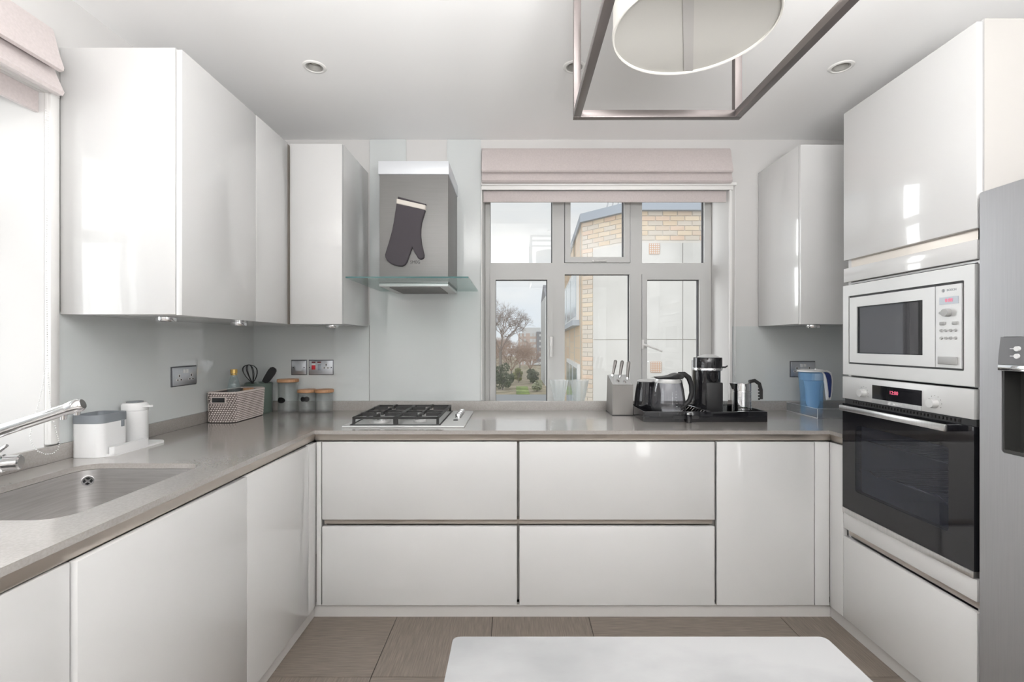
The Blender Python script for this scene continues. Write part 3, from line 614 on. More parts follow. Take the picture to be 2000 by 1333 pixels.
b = tube(nb(), [tip-d*.0345, tip-d*.02, tip-d*.004, tip+d*.003], [.0175, .0195, .019, .014], 20)
fin('spray_head', b, 'chrome', tp)
b = nb()
for k in (.012, .045): q_ = tip-d*k; cyl(b, q_+Vector((0, 0, -.008)), q_+Vector((0, 0, -.026)), .0085, .007, 16)
fin('nozzle', b, 'chrome', tp)
l0 = Vector((bx_, by_, ZW+.068)); l1 = Vector((-1.365, 1.315, ZW+.070)); dd = (l1-l0).normalized()
lv = fin('lever', tube(nb(), [l0, l0+dd*.05, l0+dd*.052, l0+dd*.085, l0+dd*.087, l1-dd*.003, l1], [.022, .022, .0245, .0245, .021, .021, .017], 24), 'chrome', tp)
fin('lever_pin', tube(nb(), [l0+dd*.06+Vector((0, 0, .02)), l0+dd*.075+Vector((0, 0, .035)), l0+dd*.10+Vector((0, -.01, .050))], [.006, .005, .004], 10), 'chrome', tp)
# ================================================================== SINK CADDY
cd = thing('sink_caddy', 'white and grey plastic sink caddy with sponge holder and tray', 'caddy', (-1.485, 1.77, ZW))
b = prism(nb(), rrect(-1.540, -1.432, 1.645, 1.765, .022), ZW+.0005, ZW+.118, 'xy'); fin('bin', b, 'white_plastic', cd)
b = prism(nb(), rrect(-1.541, -1.431, 1.644, 1.766, .022), ZW+.1182, ZW+.148, 'xy', [rrect(-1.536, -1.436, 1.649, 1.761, .019)]); fin('bin_rim', b, 'grey_plastic', cd, 'grey rim')
fin('bin_floor', prism(nb(), rrect(-1.535, -1.437, 1.650, 1.760, .018), ZW+.1182, ZW+.122, 'xy'), 'grey_plastic', cd)
b = nb(); box(b, -1.4325, -1.4285, 1.728, 1.742, ZW+.095, ZW+.12, .002); fin('bin_tab', b, 'grey_plastic', cd)
b = prism(nb(), rrect(-1.542, -1.405, 1.662, 1.925, .03), ZW+.0003, ZW+.008, 'xy', [rrect(-1.5405, -1.4315, 1.6635, 1.767, .02)]); fin('tray', b, 'white_plastic', cd)
b = prism(nb(), rrect(-1.427, -1.405, 1.665, 1.83, .010), ZW+.0082, ZW+.034, 'xy', [rrect(-1.424, -1.408, 1.668, 1.827, .007)]); fin('tray_wall', b, 'white_plastic', cd)
sp = thing('soap_dispenser', 'white cylindrical soap dispenser standing behind the sink caddy bin', 'soap dispenser', (-1.492, 1.85, ZW+.008))
fin('bottle', lathe(nb(), [(0, ZW+.0085), (.041, ZW+.0085), (.0425, ZW+.011), (.0425, ZW+.135), (.040, ZW+.137), (0, ZW+.137)], -1.492, 1.868, 36), 'white_plastic', sp)
fin('pump_head', lathe(nb(), [(0, ZW+.1372), (.0435, ZW+.1372), (.0435, ZW+.158), (.038, ZW+.166), (0, ZW+.167)], -1.492, 1.868, 36), 'white_plastic', sp)
fin('pump_button', lathe(nb(), [(0, ZW+.167), (.028, ZW+.1672), (.028, ZW+.170), (0, ZW+.171)], -1.492, 1.868, 28), 'grey_plastic', sp)
fin('pump_lip', prism(nb(), [(-1.46, 1.85), (-1.425, 1.86), (-1.422, 1.868), (-1.46, 1.885)], ZW+.148, ZW+.156, 'xy'), 'white_plastic', sp)
# ================================================================== BASKET, BOTTLE, UTENSILS
bk = thing('woven_basket', 'pinkish white woven rectangular basket with cut-out handles on the worktop', 'basket', (-1.462, 2.50, ZW))
def bring(t, inset=0):     # outline at height fraction t
    ex = .006*t; return rrect(-1.530-ex*.3+inset, -1.395+ex-inset, 2.365-ex+inset, 2.645+ex-inset, .024-inset*.5, 6)
def bh(t, y): return ZW+.002+.148*t
b = nb(); N = 15; R = []
for k in range(N+1):
    pts = bring(k/N); R.append([b.verts.new((x, y, bh(k/N, y))) for x, y in pts])
for k in range(N):
    P, Q = R[k], R[k+1]; n = len(P)
    for i in range(n): b.faces.new((P[i], P[(i+1) % n], Q[(i+1) % n], Q[i]))
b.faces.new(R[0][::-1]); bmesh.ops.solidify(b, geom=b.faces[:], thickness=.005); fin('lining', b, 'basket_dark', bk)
# woven strands: short humps running round the wall in a twill
b = nb(); rows = 16
def walk(pts, step):
    P = [Vector((*p, 0)) for p in pts]; P.append(P[0]); out = []; acc = 0
    for a, c in zip(P, P[1:]):
        L = (c-a).length; s0 = acc
        while s0 < L: out.append((a+(c-a)*(s0/L), (c-a).normalized())); s0 += step
        acc = s0-L
    return out
for k in range(rows):
    z = ZW+.0075+.0093*k; w = walk(bring(k/rows), .0125)
    for i, (p, d) in enumerate(w):
        o = Vector((d.y, -d.x, 0))
        if p.y < 2.372 and -1.50 < p.x < -1.435 and 10 <= k <= 12: continue
        sh = (.5 if k % 2 else 0)*.0125; c = p+d*sh+o*.0015
        a_, e_ = c-d*.0050, c+d*.0050; v = []
        for q_, h_ in ((a_, .0), (c, .0032), (e_, .0)):
            for dz in (-.0037, .0037): v.append(b.verts.new((q_.x+o.x*h_, q_.y+o.y*h_, z+dz*(1 if h_ else .6))))
        b.faces.new((v[0], v[2], v[3], v[1])); b.faces.new((v[2], v[4], v[5], v[3]))
fin('weave', b, 'basket', bk, kind='stuff', smooth=False)
fin('rim', tube(nb(), [(x, y, ZW+.151) for x, y in bring(1.0)], .0042, 6, True), 'basket', bk)
fin('handle_slot', bx(-1.500, -1.437, 2.3545, 2.3585, ZW+.1035, ZW+.126, bev=.001), 'black', bk)
fin('handle_border', prism(nb(), rect(-1.507, -1.430, ZW+.098, ZW+.132), 2.3555, 2.3585, 'xz', [rect(-1.500, -1.437, ZW+.1035, ZW+.126)]), 'basket', bk)
bo = thing('glass_bottle', 'clear glass bottle with gold cap standing in the basket', 'bottle', (-1.468, 2.47, ZW+.01))
fin('bottle', lathe(nb(), [(0, ZW+.011), (.034, ZW+.011), (.036, ZW+.02), (.034, ZW+.13), (.031, ZW+.165), (.022, ZW+.205), (.013, ZW+.232), (.0125, ZW+.242)], -1.462, 2.475, 28), 'bottle_glass', bo)
fin('cap', lathe(nb(), [(0, ZW+.262), (.0155, ZW+.262), (.0165, ZW+.258), (.0165, ZW+.240), (.0135, ZW+.239), (0, ZW+.2385)], -1.462, 2.475, 24), 'gold', bo)
fin('neck_ring', lathe(nb(), [(.0125, ZW+.232), (.0155, ZW+.232), (.0155, ZW+.237), (.0125, ZW+.237)], -1.462, 2.475, 20), 'gold', bo)
jr = thing('small_glass_jar', 'small glass jar with copper lid peeping over the basket rim', 'jar', (-1.45, 2.57, ZW+.01))
fin('jar', lathe(nb(), [(0, ZW+.012), (.026, ZW+.012), (.028, ZW+.02), (.028, ZW+.135), (.022, ZW+.146)], -1.428, 2.55, 24), 'jar_glass', jr)
fin('lid', lathe(nb(), [(.0, ZW+.158), (.025, ZW+.158), (.026, ZW+.146), (0, ZW+.146)], -1.428, 2.55, 24), 'bamboo', jr)
UP = (-1.466, 2.724)
pt = fin('utensil_pot', lathe(nb(), [(0, ZW+.0005), (.066, ZW+.0005), (.071, ZW+.008), (.072, ZW+.168), (.069, ZW+.172), (.067, ZW+.168), (.066, ZW+.012), (0, ZW+.012)], *UP, 40), 'green_pot', None, 'dark green ceramic utensil pot in the left worktop corner', 'pot')
wk = thing('whisk', 'black balloon whisk standing upside down in the green utensil pot', 'whisk', (UP[0]-.01, UP[1]-.02, ZW+.013))
cw = Vector((at(487, 0, 2.70)[0], 2.70, 0)); base = Vector((UP[0]+.012, 2.712, ZW+.015)); neck = Vector((cw.x+.018, 2.70, ZW+.175)); top = Vector((cw.x-.003, 2.70, ZW+.275))
fin('handle', tube(nb(), [base, neck], [.010, .008], 12), 'black', wk)
b = nb(); ax = (top-neck)
for k in range(4):
    a = PI*k/4+.2; sd = Vector((math.cos(a), math.sin(a), 0)); pts = []
    for i in range(21):
        t = i/20*2*PI; u = (1-math.cos(t))/2; w = .052*math.sin(t)*(.35+.65*u)
        pts.append(neck+ax*u+sd*w)
    tube(b, pts, .0022, 6)
fin('wires', b, 'black', wk)
spx0 = Vector((UP[0]+.02, 2.715, ZW+.02)); a0 = at(517, 752, 2.71); a1 = at(536, 719, 2.71)
spt = thing('spatula', 'black silicone spatula with flat paddle leaning in the green pot', 'spatula', spx0)
fin('handle', tube(nb(), [spx0, Vector((a0[0], 2.71, a0[1]))], [.007, .009], 10), 'black', spt)
p0 = Vector((a0[0], 0, a0[1]+.012)); p1 = Vector((a1[0], 0, a1[1])); d = (p1-p0).normalized(); s = Vector((d.z, 0, -d.x)); L = (p1-p0).length
pp = []
for t, w in ((0, .016), (.3, .020), (.7, .022), (.9, .019), (1.0, .010)): pp.append(p0+d*L*t+s*w)
for t, w in ((1.0, .010), (.9, .019), (.7, .022), (.3, .020), (0, .016)): pp.append(p0+d*L*t-s*w)
bb = prism(nb(), [(v.x, v.z) for v in pp], 2.705, 2.715, 'xz'); fin('paddle', bb, 'black', spt)
# ================================================================== GLASS JARS
for x, y, r, h, lab in ((-1.312, 2.752, .054, .19, 'tall glass storage jar with bamboo lid left of the two short jars'), (-1.203, 2.755, .048, .130, 'short glass storage jar with bamboo lid and two dark oval labels'),
                        (-1.104, 2.755, .048, .130, 'short glass storage jar with bamboo lid nearest the hob')):
    t = thing('storage_jar', lab, 'jar', (x, y, ZW), 'glass jars with bamboo lids')
    fin('jar', lathe(nb(), [(0, ZW+.0005), (r*.92, ZW+.0005), (r, ZW+.006), (r, ZW+h-.022), (r*.96, ZW+h-.020), (r*.94, ZW+h-.022), (r*.94, ZW+.01), (0, ZW+.008)], x, y, 72, .012, 18), 'jar_glass', t)
    fin('lid', lathe(nb(), [(0, ZW+h), (r+.003, ZW+h), (r+.005, ZW+h-.003), (r+.005, ZW+h-.0155), (r+.002, ZW+h-.0175), (0, ZW+h-.0175)], x, y, 48), 'bamboo', t)
    labs = [(-.30, .026, .0165)] if h > .15 else ([(-.05, .014, .014), (.35, .015, .015)] if x < -1.15 else [])
    for a, w, hh in labs:
        b = nb(); zc_ = ZW+(.073 if h > .15 else .078); cen = b.verts.new((x+(r+.0022)*math.sin(a), y-(r+.0022)*math.cos(a), zc_)); ring = []
        for i in range(24):
            t_ = 2*PI*i/24; aa = a+w*math.cos(t_)/r; ring.append(b.verts.new((x+(r+.0022)*math.sin(aa), y-(r+.0022)*math.cos(aa), zc_+hh*math.sin(t_))))
        for i in range(24): b.faces.new((cen, ring[i], ring[(i+1) % 24]))
        bmesh.ops.solidify(b, geom=b.faces[:], thickness=.0004); fin('label_sticker', b, 'black', t)
# ================================================================== SOCKETS AND SWITCHES
mat('satin', (.62, .64, .68), .28, metal=.8); mat('satin_edge', (.16, .16, .18), .3, metal=.7)
def plate(name, lab, x, y, z, w, h, facing, grp=None):
    """local frame: u along the plate, v up, n out of the wall"""
    t = thing(name, lab, 'switch' if 'switch' in name else 'socket', (x, y, z), grp)
    def B(u0, u1, v0, v1, n0, n1, nm, m, bev=0, par=None):
        if facing == 'y': bm_ = bx(x+u0, x+u1, y-n1, y-n0, z+v0, z+v1, bev=bev)
        else: bm_ = bx(x+n0, x+n1, y+u0, y+u1, z+v0, z+v1, bev=bev)
        return fin(nm, bm_, m, par or t)
    B(-w/2, w/2, -h/2, h/2, 0, .004, 'rim', 'satin_edge', .001)
    B(-w/2+.004, w/2-.003, -h/2+.004, h/2-.005, .0042, .009, 'faceplate', 'satin', .002)
    return t, B
def pins(B, u, v, t):
    for a, c, w_, h_ in ((0, .012, .0028, .0055), (-.011, -.006, .004, .0028), (.011, -.006, .004, .0028)):
        B(u+a-w_*2.2, u+a+w_*2.2, v+c-h_*1.6, v+c+h_*1.6, .0088, .0096, 'pin_surround', 'white_plastic', 0, t)
        B(u+a-w_, u+a+w_, v+c-h_, v+c+h_, .0092, .0101, 'pin_hole', 'black', 0, t)
def rock(B, u, v, t, w=.007): B(u-w, u+w, v-.009, v+.009, .0088, .0125, 'rocker', 'white_plastic', .001, t)
yl0, yl1 = 1.551*928/(1005-333), 1.551*928/(1005-382)
t, B = plate('power_socket', 'brushed steel twin power socket on the left wall splashback', XL+.009, (yl0+yl1)/2, 1.105, yl1-yl0, .092, 'x')
for u in (-.04, .04): pins(B, u, -.01, t)
for u in (-.010, .010): rock(B, u, .022, t)
t, B = plate('wall_switch', 'square brushed steel spur switch beside the red cooker switch', at(584.5, 0, 2.82)[0], YB-.009, at(0, 718, 2.82)[1], .092, .090, 'y')
B(-.019, .019, -.02, .016, .0088, .0094, 'fuse_holder', 'satin', 0, t)
for u in (-.032, .032): B(u-.003, u+.003, -.003, .003, .0088, .0095, 'screw', 'black', 0, t)
t, B = plate('cooker_switch', 'silver cooker switch plate with red rocker and one socket', at(627.5, 0, 2.82)[0], YB-.009, at(0, 718, 2.82)[1], .146, .090, 'y')
B(-.053, -.031, -.013, .013, .0088, .0125, 'red_rocker', 'red', .001, t); B(-.053, -.031, .013, .022, .0088, .011, 'rocker_top', 'white_plastic', .001, t)
for u in (-.053, -.020): B(u, u+.022, .027, .034, .0088, .0100, 'indicator_lamp', 'dark_red', 0, t)
B(-.017, .001, -.017, .018, .0088, .011, 'socket_rocker', 'grey_display', .001, t); pins(B, .032, .003, t)
for u in (-.066, .063): B(u-.0025, u+.0025, -.003, .003, .0088, .0095, 'screw', 'black', 0, t)
t, B = plate('power_socket', 'brushed steel twin power socket behind the blue water jug', at(1567, 0, 2.82)[0], YB-.009, at(0, 721.5, 2.82)[1], .150, .096, 'y')
for u in (-.037, .037): pins(B, u, -.006, t)
for u in (-.010, .010): rock(B, u, .022, t)
# ================================================================== KNIFE BLOCK
kb = thing('knife_block', 'brushed steel knife block with slanted top left of the black tray', 'knife block', (.595, 2.70, ZW))
KX0, KX1 = .538, .652
fin('block', prism(nb(), [(2.61, ZW+.0005), (2.79, ZW+.0005), (2.755, ZW+.213), (2.61, ZW+.167)], KX0, KX1, 'yz'), 'block_steel', kb)
fin('top_plate', prism(nb(), [(2.614, ZW+.1688), (2.752, ZW+.2125), (2.7515, ZW+.2155), (2.613, ZW+.1718)], KX0+.003, KX1-.003, 'yz'), 'light_steel', kb)
fin('base_plate', prism(nb(), rect(KX0-.002, KX1+.002, 2.608, 2.792), ZW+.0002, ZW+.004, 'xy'), 'black', kb)
KN = [((.560, 2.72), (.582, 2.735), .30, 'steak knife with steel handle at the left of the knife block'), ((.598, 2.705), (.617, 2.72), .298, 'carving knife with steel handle in the middle of the knife block'),
      ((.634, 2.675), (.646, 2.69), .295, 'knife with steel handle at the right of the knife block'), ((.572, 2.65), (.577, 2.652), .192, 'short knife with low handle at the front left of the block'), ((.606, 2.635), (.612, 2.637), .186, 'short knife with low handle at the front middle of the block')]
for (x0_, y0_), (x1_, y1_), zz, lab in KN:
    zs = ZW+.172+(y0_-2.613)*.315
    t = thing('kitchen_knife', lab, 'knife', (x0_, y0_, zs)); a = Vector((x0_, y0_, zs+.001)); e = Vector((x1_, y1_, ZW+zz)); d = (e-a)
    fin('bolster', tube(nb(), [a, a+d*.12], [.0085, .0075], 12), 'chrome', t)
    fin('handle', tube(nb(), [a+d*.13, a+d*.25, a+d*.6, a+d*.93, e], [.007, .0075, .0095, .0105, .006], 14), 'block_steel', t)
# ================================================================== BLACK TRAY AND COFFEE THINGS
TX0, TX1, TY0, TY1 = .653, 1.274, 2.394, 2.690
ZT = ZW+.006
tr = thing('serving_tray', 'glossy black rectangular tray holding kettle and coffee machine', 'tray', ((TX0+TX1)/2, (TY0+TY1)/2, ZW))
b = nb(); box(b, TX0, TX1, TY0, TY0+.006, ZW+.0005, ZW+.053, .001); box(b, TX0, TX1, TY1-.006, TY1, ZW+.0005, ZW+.053, .001)
box(b, TX0, TX0+.006, TY0+.006, TY1-.006, ZW+.0005, ZW+.053, .001); box(b, TX1-.006, TX1, TY0+.006, TY1-.006, ZW+.0005, ZW+.053, .001)
fin('rim', b, 'black_gloss', tr); fin('base', bx(TX0+.006, TX1-.006, TY0+.006, TY1-.006, ZW+.0005, ZT-.0005), 'black_gloss', tr)
fin('handle_slot', prism(nb(), rrect(.80, .93, ZW+.016, ZW+.032, .007, 4), TY0-.0006, TY0+.0005, 'xz'), 'black', tr)
# black rounded canister behind the carafe
kx, ky = .737, 2.622
ca = thing('coffee_canister', 'glossy black rounded canister with silver rim behind the glass carafe', 'canister', (kx, ky, ZT))
fin('body', lathe(nb(), [(0, ZT), (.082, ZT), (.086, ZT+.01), (.087, ZT+.05), (.083, ZT+.10), (.075, ZT+.145), (.067, ZT+.180), (0, ZT+.181)], kx, ky, 40, sx=.88, sy=.64), 'black_gloss', ca)
fin('rim', lathe(nb(), [(.067, ZT+.181), (.0675, ZT+.184), (.062, ZT+.190), (.055, ZT+.193), (.0, ZT+.194), (0, ZT+.182)], kx, ky, 36, sx=.88, sy=.64), 'light_steel', ca)
# carafe
kx, ky = .802, 2.4865
cf = thing('glass_carafe', 'glass coffee carafe with black handle and lid at the tray front', 'carafe', (kx, ky, ZT))
fin('base_ring', lathe(nb(), [(0, ZT), (.076, ZT), (.082, ZT+.006), (.0835, ZT+.022), (.083, ZT+.034), (0, ZT+.034)], kx, ky, 40), 'black_gloss', cf)
fin('glass_body', lathe(nb(), [(.081, ZT+.0345), (.0835, ZT+.05), (.083, ZT+.08), (.080, ZT+.12), (.072, ZT+.160), (.064, ZT+.190), (.060, ZT+.205), (.0585, ZT+.205), (.062, ZT+.188), (.078, ZT+.12), (.083, ZT+.08), (.083, ZT+.05), (.0, ZT+.037)], kx, ky, 48), 'carafe_glass', cf)
fin('steel_collar', lathe(nb(), [(.060, ZT+.206), (.061, ZT+.190), (.0655, ZT+.186), (.0665, ZT+.190), (.062, ZT+.206)], kx, ky, 40), 'light_steel', cf)
b = prism(nb(), [(kx-.066, ZT+.214), (kx-.062, ZT+.208), (kx+.04, ZT+.205), (kx+.066, ZT+.207), (kx+.074, ZT+.222), (kx+.055, ZT+.236), (kx+.03, ZT+.232), (kx+.005, ZT+.220)], ky-.045, ky+.045, 'xz')
bmesh.ops.bevel(b, geom=[e for e in b.edges], offset=.004, segments=2, affect='EDGES'); fin('lid', b, 'black', cf)
H = [at(1325, 731, ky), at(1336, 731, ky), at(1345, 738, ky), at(1350, 752, ky), at(1351, 768, ky), at(1347, 782, ky), at(1339, 791, ky), at(1330, 797, ky)]
fin('handle', tube(nb(), [(x, ky, z) for x, z in H], [.011, .013, .014, .013, .013, .013, .012, .010], 12), 'black', cf)
fin('handle_strap', tube(nb(), [(kx+.066, ky, ZT+.200), (kx+.078, ky, ZT+.15), (kx+.087, ky, ZT+.09), (kx+.090, ky, ZT+.03)], .006, 8), 'black', cf)
b = nb()
for i, hh in enumerate((.070, .085, .10, .115, .130, .145)):
    rr = .0865-(hh-.05)*.14; a = .28; w = .11 if i % 3 == 0 else .05
    for s_ in range(4): aa = a-w*s_/4; tube(b, [(kx+rr*math.sin(aa), ky-rr*math.cos(aa)-.001, ZT+hh), (kx+rr*math.sin(aa-w/4), ky-rr*math.cos(aa-w/4)-.001, ZT+hh)], .0007, 4)
fin('level_marks', b, 'white_plastic', cf)
# coffee machine
mx, my = 1.040, 2.560
cm = thing('coffee_machine', 'tall black capsule coffee machine with silver dome on the tray', 'coffee machine', (mx, my, ZT))
fin('body', lathe(nb(), [(0, ZT), (.068, ZT), (.071, ZT+.004), (.071, ZT+.245), (0, ZT+.245)], mx-.002, my+.01, 48), 'black_gloss', cm)
fin('head', lathe(nb(), [(0, ZT+.262), (.0735, ZT+.262), (.0735, ZT+.312), (.071, ZT+.316), (0, ZT+.316)], mx, my, 48), 'black_gloss', cm)
fin('chrome_band', lathe(nb(), [(0, ZT+.2455), (.0715, ZT+.2455), (.0745, ZT+.249), (.0745, ZT+.257), (.0715, ZT+.2615), (0, ZT+.2615)], mx, my, 48), 'chrome', cm)
fin('dome', lathe(nb(), [(0, ZT+.332), (.02, ZT+.331), (.04, ZT+.326), (.058, ZT+.3165), (0, ZT+.3165)], mx+.004, my, 40), 'light_steel', cm)
fin('spout', lathe(nb(), [(0, ZT+.19), (.022, ZT+.19), (.030, ZT+.205), (.031, ZT+.240), (0, ZT+.242)], mx+.004, my-.055, 28), 'black_gloss', cm)
fin('front_panel', bx(mx-.03, mx+.055, my-.068, my-.055, ZT+.004, ZT+.185, bev=.006), 'black', cm)
fin('water_tank', bx(mx-.068, mx-.05, my-.03, my+.055, ZT+.05, ZT+.30, bev=.005), 'carafe_glass', cm)
fin('lever', tube(nb(), [(mx+.070, my, ZT+.262), (mx+.095, my, ZT+.262), (mx+.108, my, ZT+.270)], [.005, .005, .003], 8), 'black', cm)
fin('drip_grid', prism(nb(), rect(mx-.015, mx+.05, my-.115, my-.076), ZT+.0005, ZT+.012, 'xy'), 'iron', cm)
# small things on the tray
tk = fin('glass_tumbler', lathe(nb(), [(0, ZT+.001), (.017, ZT+.001), (.021, ZT+.075), (.0195, ZT+.075), (.016, ZT+.006), (0, ZT+.006)], 1.142, 2.60, 28), 'jar_glass', None, 'small clear glass between coffee machine and milk frother', 'glass')
fx_, fy_ = 1.212, 2.535
mf = thing('milk_frother', 'ribbed polished steel milk frother with black curved handle', 'milk frother', (fx_, fy_, ZT))
fin('base', lathe(nb(), [(0, ZT), (.052, ZT), (.053, ZT+.004), (.050, ZT+.014), (0, ZT+.014)], fx_-.001, fy_, 40), 'black', mf)
pr = [(0, ZT+.0145), (.045, ZT+.0145)]
for i in range(16):
    z = ZT+.016+i*.0075; pr += [(.0445, z), (.048, z+.0015), (.048, z+.0045), (.0445, z+.006)]
pr += [(.0445, ZT+.137)]; fin('ribbed_body', lathe(nb(), pr+[(0, ZT+.137)], fx_, fy_, 48), 'chrome', mf)
fin('collar', lathe(nb(), [(0, ZT+.1372), (.045, ZT+.1372), (.047, ZT+.14), (.0465, ZT+.178), (.043, ZT+.181), (0, ZT+.181)], fx_, fy_, 48), 'chrome', mf)
fin('pouring_lip', prism(nb(), [(fx_-.046, ZT+.145), (fx_-.046, ZT+.178), (fx_-.060, ZT+.178)], fy_-.012, fy_+.012, 'xz'), 'black', mf)
H = [at(1463, 746, fy_), at(1474, 744, fy_), at(1483, 750, fy_), at(1486.5, 762, fy_), at(1487, 780, fy_)]
fin('handle', tube(nb(), [(x, fy_, z) for x, z in H], [.009, .010, .010, .009, .008], 10), 'black', mf)
b = nb()
for py in (756, 762, 768, 774, 780): x, z = at(1482.5, py, fy_); sphere(b, (x, fy_, z), .006, 10, 6)
fin('handle_grips', b, 'black', mf)
fin('spoon', tube(nb(), [at3 for at3 in ((1.10, 2.425, ZT+.008), (1.13, 2.43, ZT+.030), (1.165, 2.44, ZT+.040))], [.006, .004, .003], 8), 'chrome', None, 'small chrome spoon lying at the front right of the black tray', 'spoon')
b = lathe(nb(), [(0, ZT+.0005), (.030, ZT+.0005), (.033, ZT+.005), (.033, ZT+.009), (0, ZT+.010)], 1.185, 2.445, 28); fin('frother_lid', b, 'black_gloss', None, 'flat black round lid lying in front of the milk frother', 'lid')
t = thing('capsule_rack', 'small ribbed black capsule holder leaning between carafe and coffee machine', 'rack', (.93, 2.50, ZT))
b = nb(); a = Vector((.925, 2.56, ZT+.058)); e = Vector((1.005, 2.425, ZT+.040)); tube(b, [a, e], .004, 8); fin('front_bar', b, 'chrome', t)
b = nb()
for i in range(10): q_ = a+(e-a)*(i+.5)/10; tube(b, [q_, q_+Vector((-.035, -.01, -.03))], .0018, 5)
fin('ribs', b, 'chrome', t)
fin('holder', prism(nb(), [(.905, 2.55), (.925, 2.56), (1.000, 2.430), (.980, 2.420)], ZT+.0005, ZT+.022, 'xy'), 'black_gloss', t)
t = thing('small_bottle', 'tiny dark bottle with silver cap at the tray front', 'bottle', (.868, TY0-.018, ZW))
fin('bottle', lathe(nb(), [(0, ZW+.0005), (.013, ZW+.0005), (.014, ZW+.004), (.014, ZW+.040), (0, ZW+.041)], .872, TY0-.0175, 20), 'black_gloss', t)
fin('cap', lathe(nb(), [(0, ZW+.0412), (.0145, ZW+.0412), (.0145, ZW+.050), (0, ZW+.052)], .872, TY0-.0175, 20), 'chrome', t)
# ================================================================== JUG IN ACRYLIC TRAY
at_ = thing('acrylic_tray', 'low clear acrylic tray under the blue filter jug', 'tray', (1.75, 2.65, ZW))
b = nb(); q = (1.600, 2.0, 2.509, 2.795); w = .003
box(b, q[0], q[1], q[2], q[2]+w, ZW+.001, ZW+.050); box(b, q[0], q[1], q[3]-w, q[3], ZW+.001, ZW+.050); box(b, q[0], q[0]+w, q[2]+w, q[3]-w, ZW+.001, ZW+.050); box(b, q[1]-w, q[1], q[2]+w, q[3]-w, ZW+.001, ZW+.050)
fin('walls', b, 'acrylic', at_)
b = nb(); box(b, q[0], q[1], q[2], q[2]+w, ZW+.0502, ZW+.0515); box(b, q[0], q[0]+w, q[2]+w, q[3], ZW+.0502, ZW+.0515); box(b, q[0], q[1], q[3]-w, q[3], ZW+.0516, ZW+.053); box(b, q[0]-.001, q[0]+.0015, q[2]-.001, q[2]-.0001, ZW+.001, ZW+.05); box(b, q[0]-.0012, q[0]-.0001, q[2], q[3], ZW+.001, ZW+.0035)
fin('polished_edge', b, 'acrylic_edge', at_); fin('base', bx(q[0]+w, q[1]-w, q[2]+w, q[3]-w, ZW+.001, ZW+.004), 'acrylic', at_)
jx, jy, jz = 1.650, 2.640, ZW+.0045
jg = thing('filter_jug', 'blue translucent water filter jug with white and navy handle', 'jug', (jx, jy, jz))
fin('body', lathe(nb(), [(0, jz), (.063, jz), (.067, jz+.006), (.070, jz+.12), (.078, jz+.19), (.082, jz+.235), (.080, jz+.235), (.076, jz+.19), (.068, jz+.12), (.064, jz+.01), (0, jz+.006)], jx, jy, 44, sx=.84, sy=.70), 'blue_plastic', jg)
fin('filter_insert', lathe(nb(), [(0, jz+.03), (.028, jz+.034), (.040, jz+.06), (.045, jz+.15), (.055, jz+.185), (.072, jz+.19), (.075, jz+.228), (0, jz+.229)], jx+.004, jy-.004, 40, sx=.84, sy=.72), 'filter_plastic', jg)
fin('lid', lathe(nb(), [(0, jz+.250), (.06, jz+.249), (.083, jz+.243), (.085, jz+.2355), (0, jz+.2355)], jx-.002, jy, 40, sx=.84, sy=.72), 'white_plastic', jg)
hy = jy-.045
H = [at(1592, 722, hy), at(1602, 725, hy), at(1609, 733, hy), at(1613, 750, hy), at(1615, 766, hy), at(1616, 780, hy)]
fin('handle', tube(nb(), [(x, hy, z) for x, z in H], [.007, .008, .009, .009, .009, .008], 12), 'white_plastic', jg)
pl_ = [(1608, 727.5), (1616, 728), (1621, 733), (1622.5, 745), (1621.5, 765), (1620, 777), (1616.5, 777), (1615.5, 760), (1614, 742)]
b = prism(nb(), [at(x, y, hy) for x, y in pl_], hy-.011, hy+.011, 'xz'); bmesh.ops.bevel(b, geom=b.edges[:], offset=.003, segments=2, affect='EDGES'); fin('handle_grip', b, 'navy', jg)
b = tube(nb(), [(x, hy, z) for x, z in (at(1604, 726, hy), at(1615, 725, hy), at(1622, 729, hy), at(1625, 742, hy), at(1624, 765, hy), at(1621, 781, hy), at(1614, 781, hy))], .0045, 10); fin('handle_frame', b, 'white_plastic', jg)
# ================================================================== CRYSTAL GLASSES ON THE SILL
for x, y, lab in ((.275, 2.945, 'clear cut glass tumbler on the sill, left of the pair'), (.400, 2.935, 'clear cut glass tumbler on the sill, right of the pair near knives')):
    z = .8405; o = fin('cut_glass', lathe(nb(), [(0, z), (.028, z), (.030, z+.012), (.022, z+.03), (.038, z+.09), (.056, z+.180), (.058, z+.188), (.055, z+.188), (.036, z+.09), (.02, z+.035), (0, z+.033)], x, y, 64, .03, 16), 'crystal', None, lab, 'glass', 'cut glasses on the window sill')
# ================================================================== BLINDS
def blind(axis, a0, a1, wall, sgn, pts_list, lab, parts):
    t = None
    return t
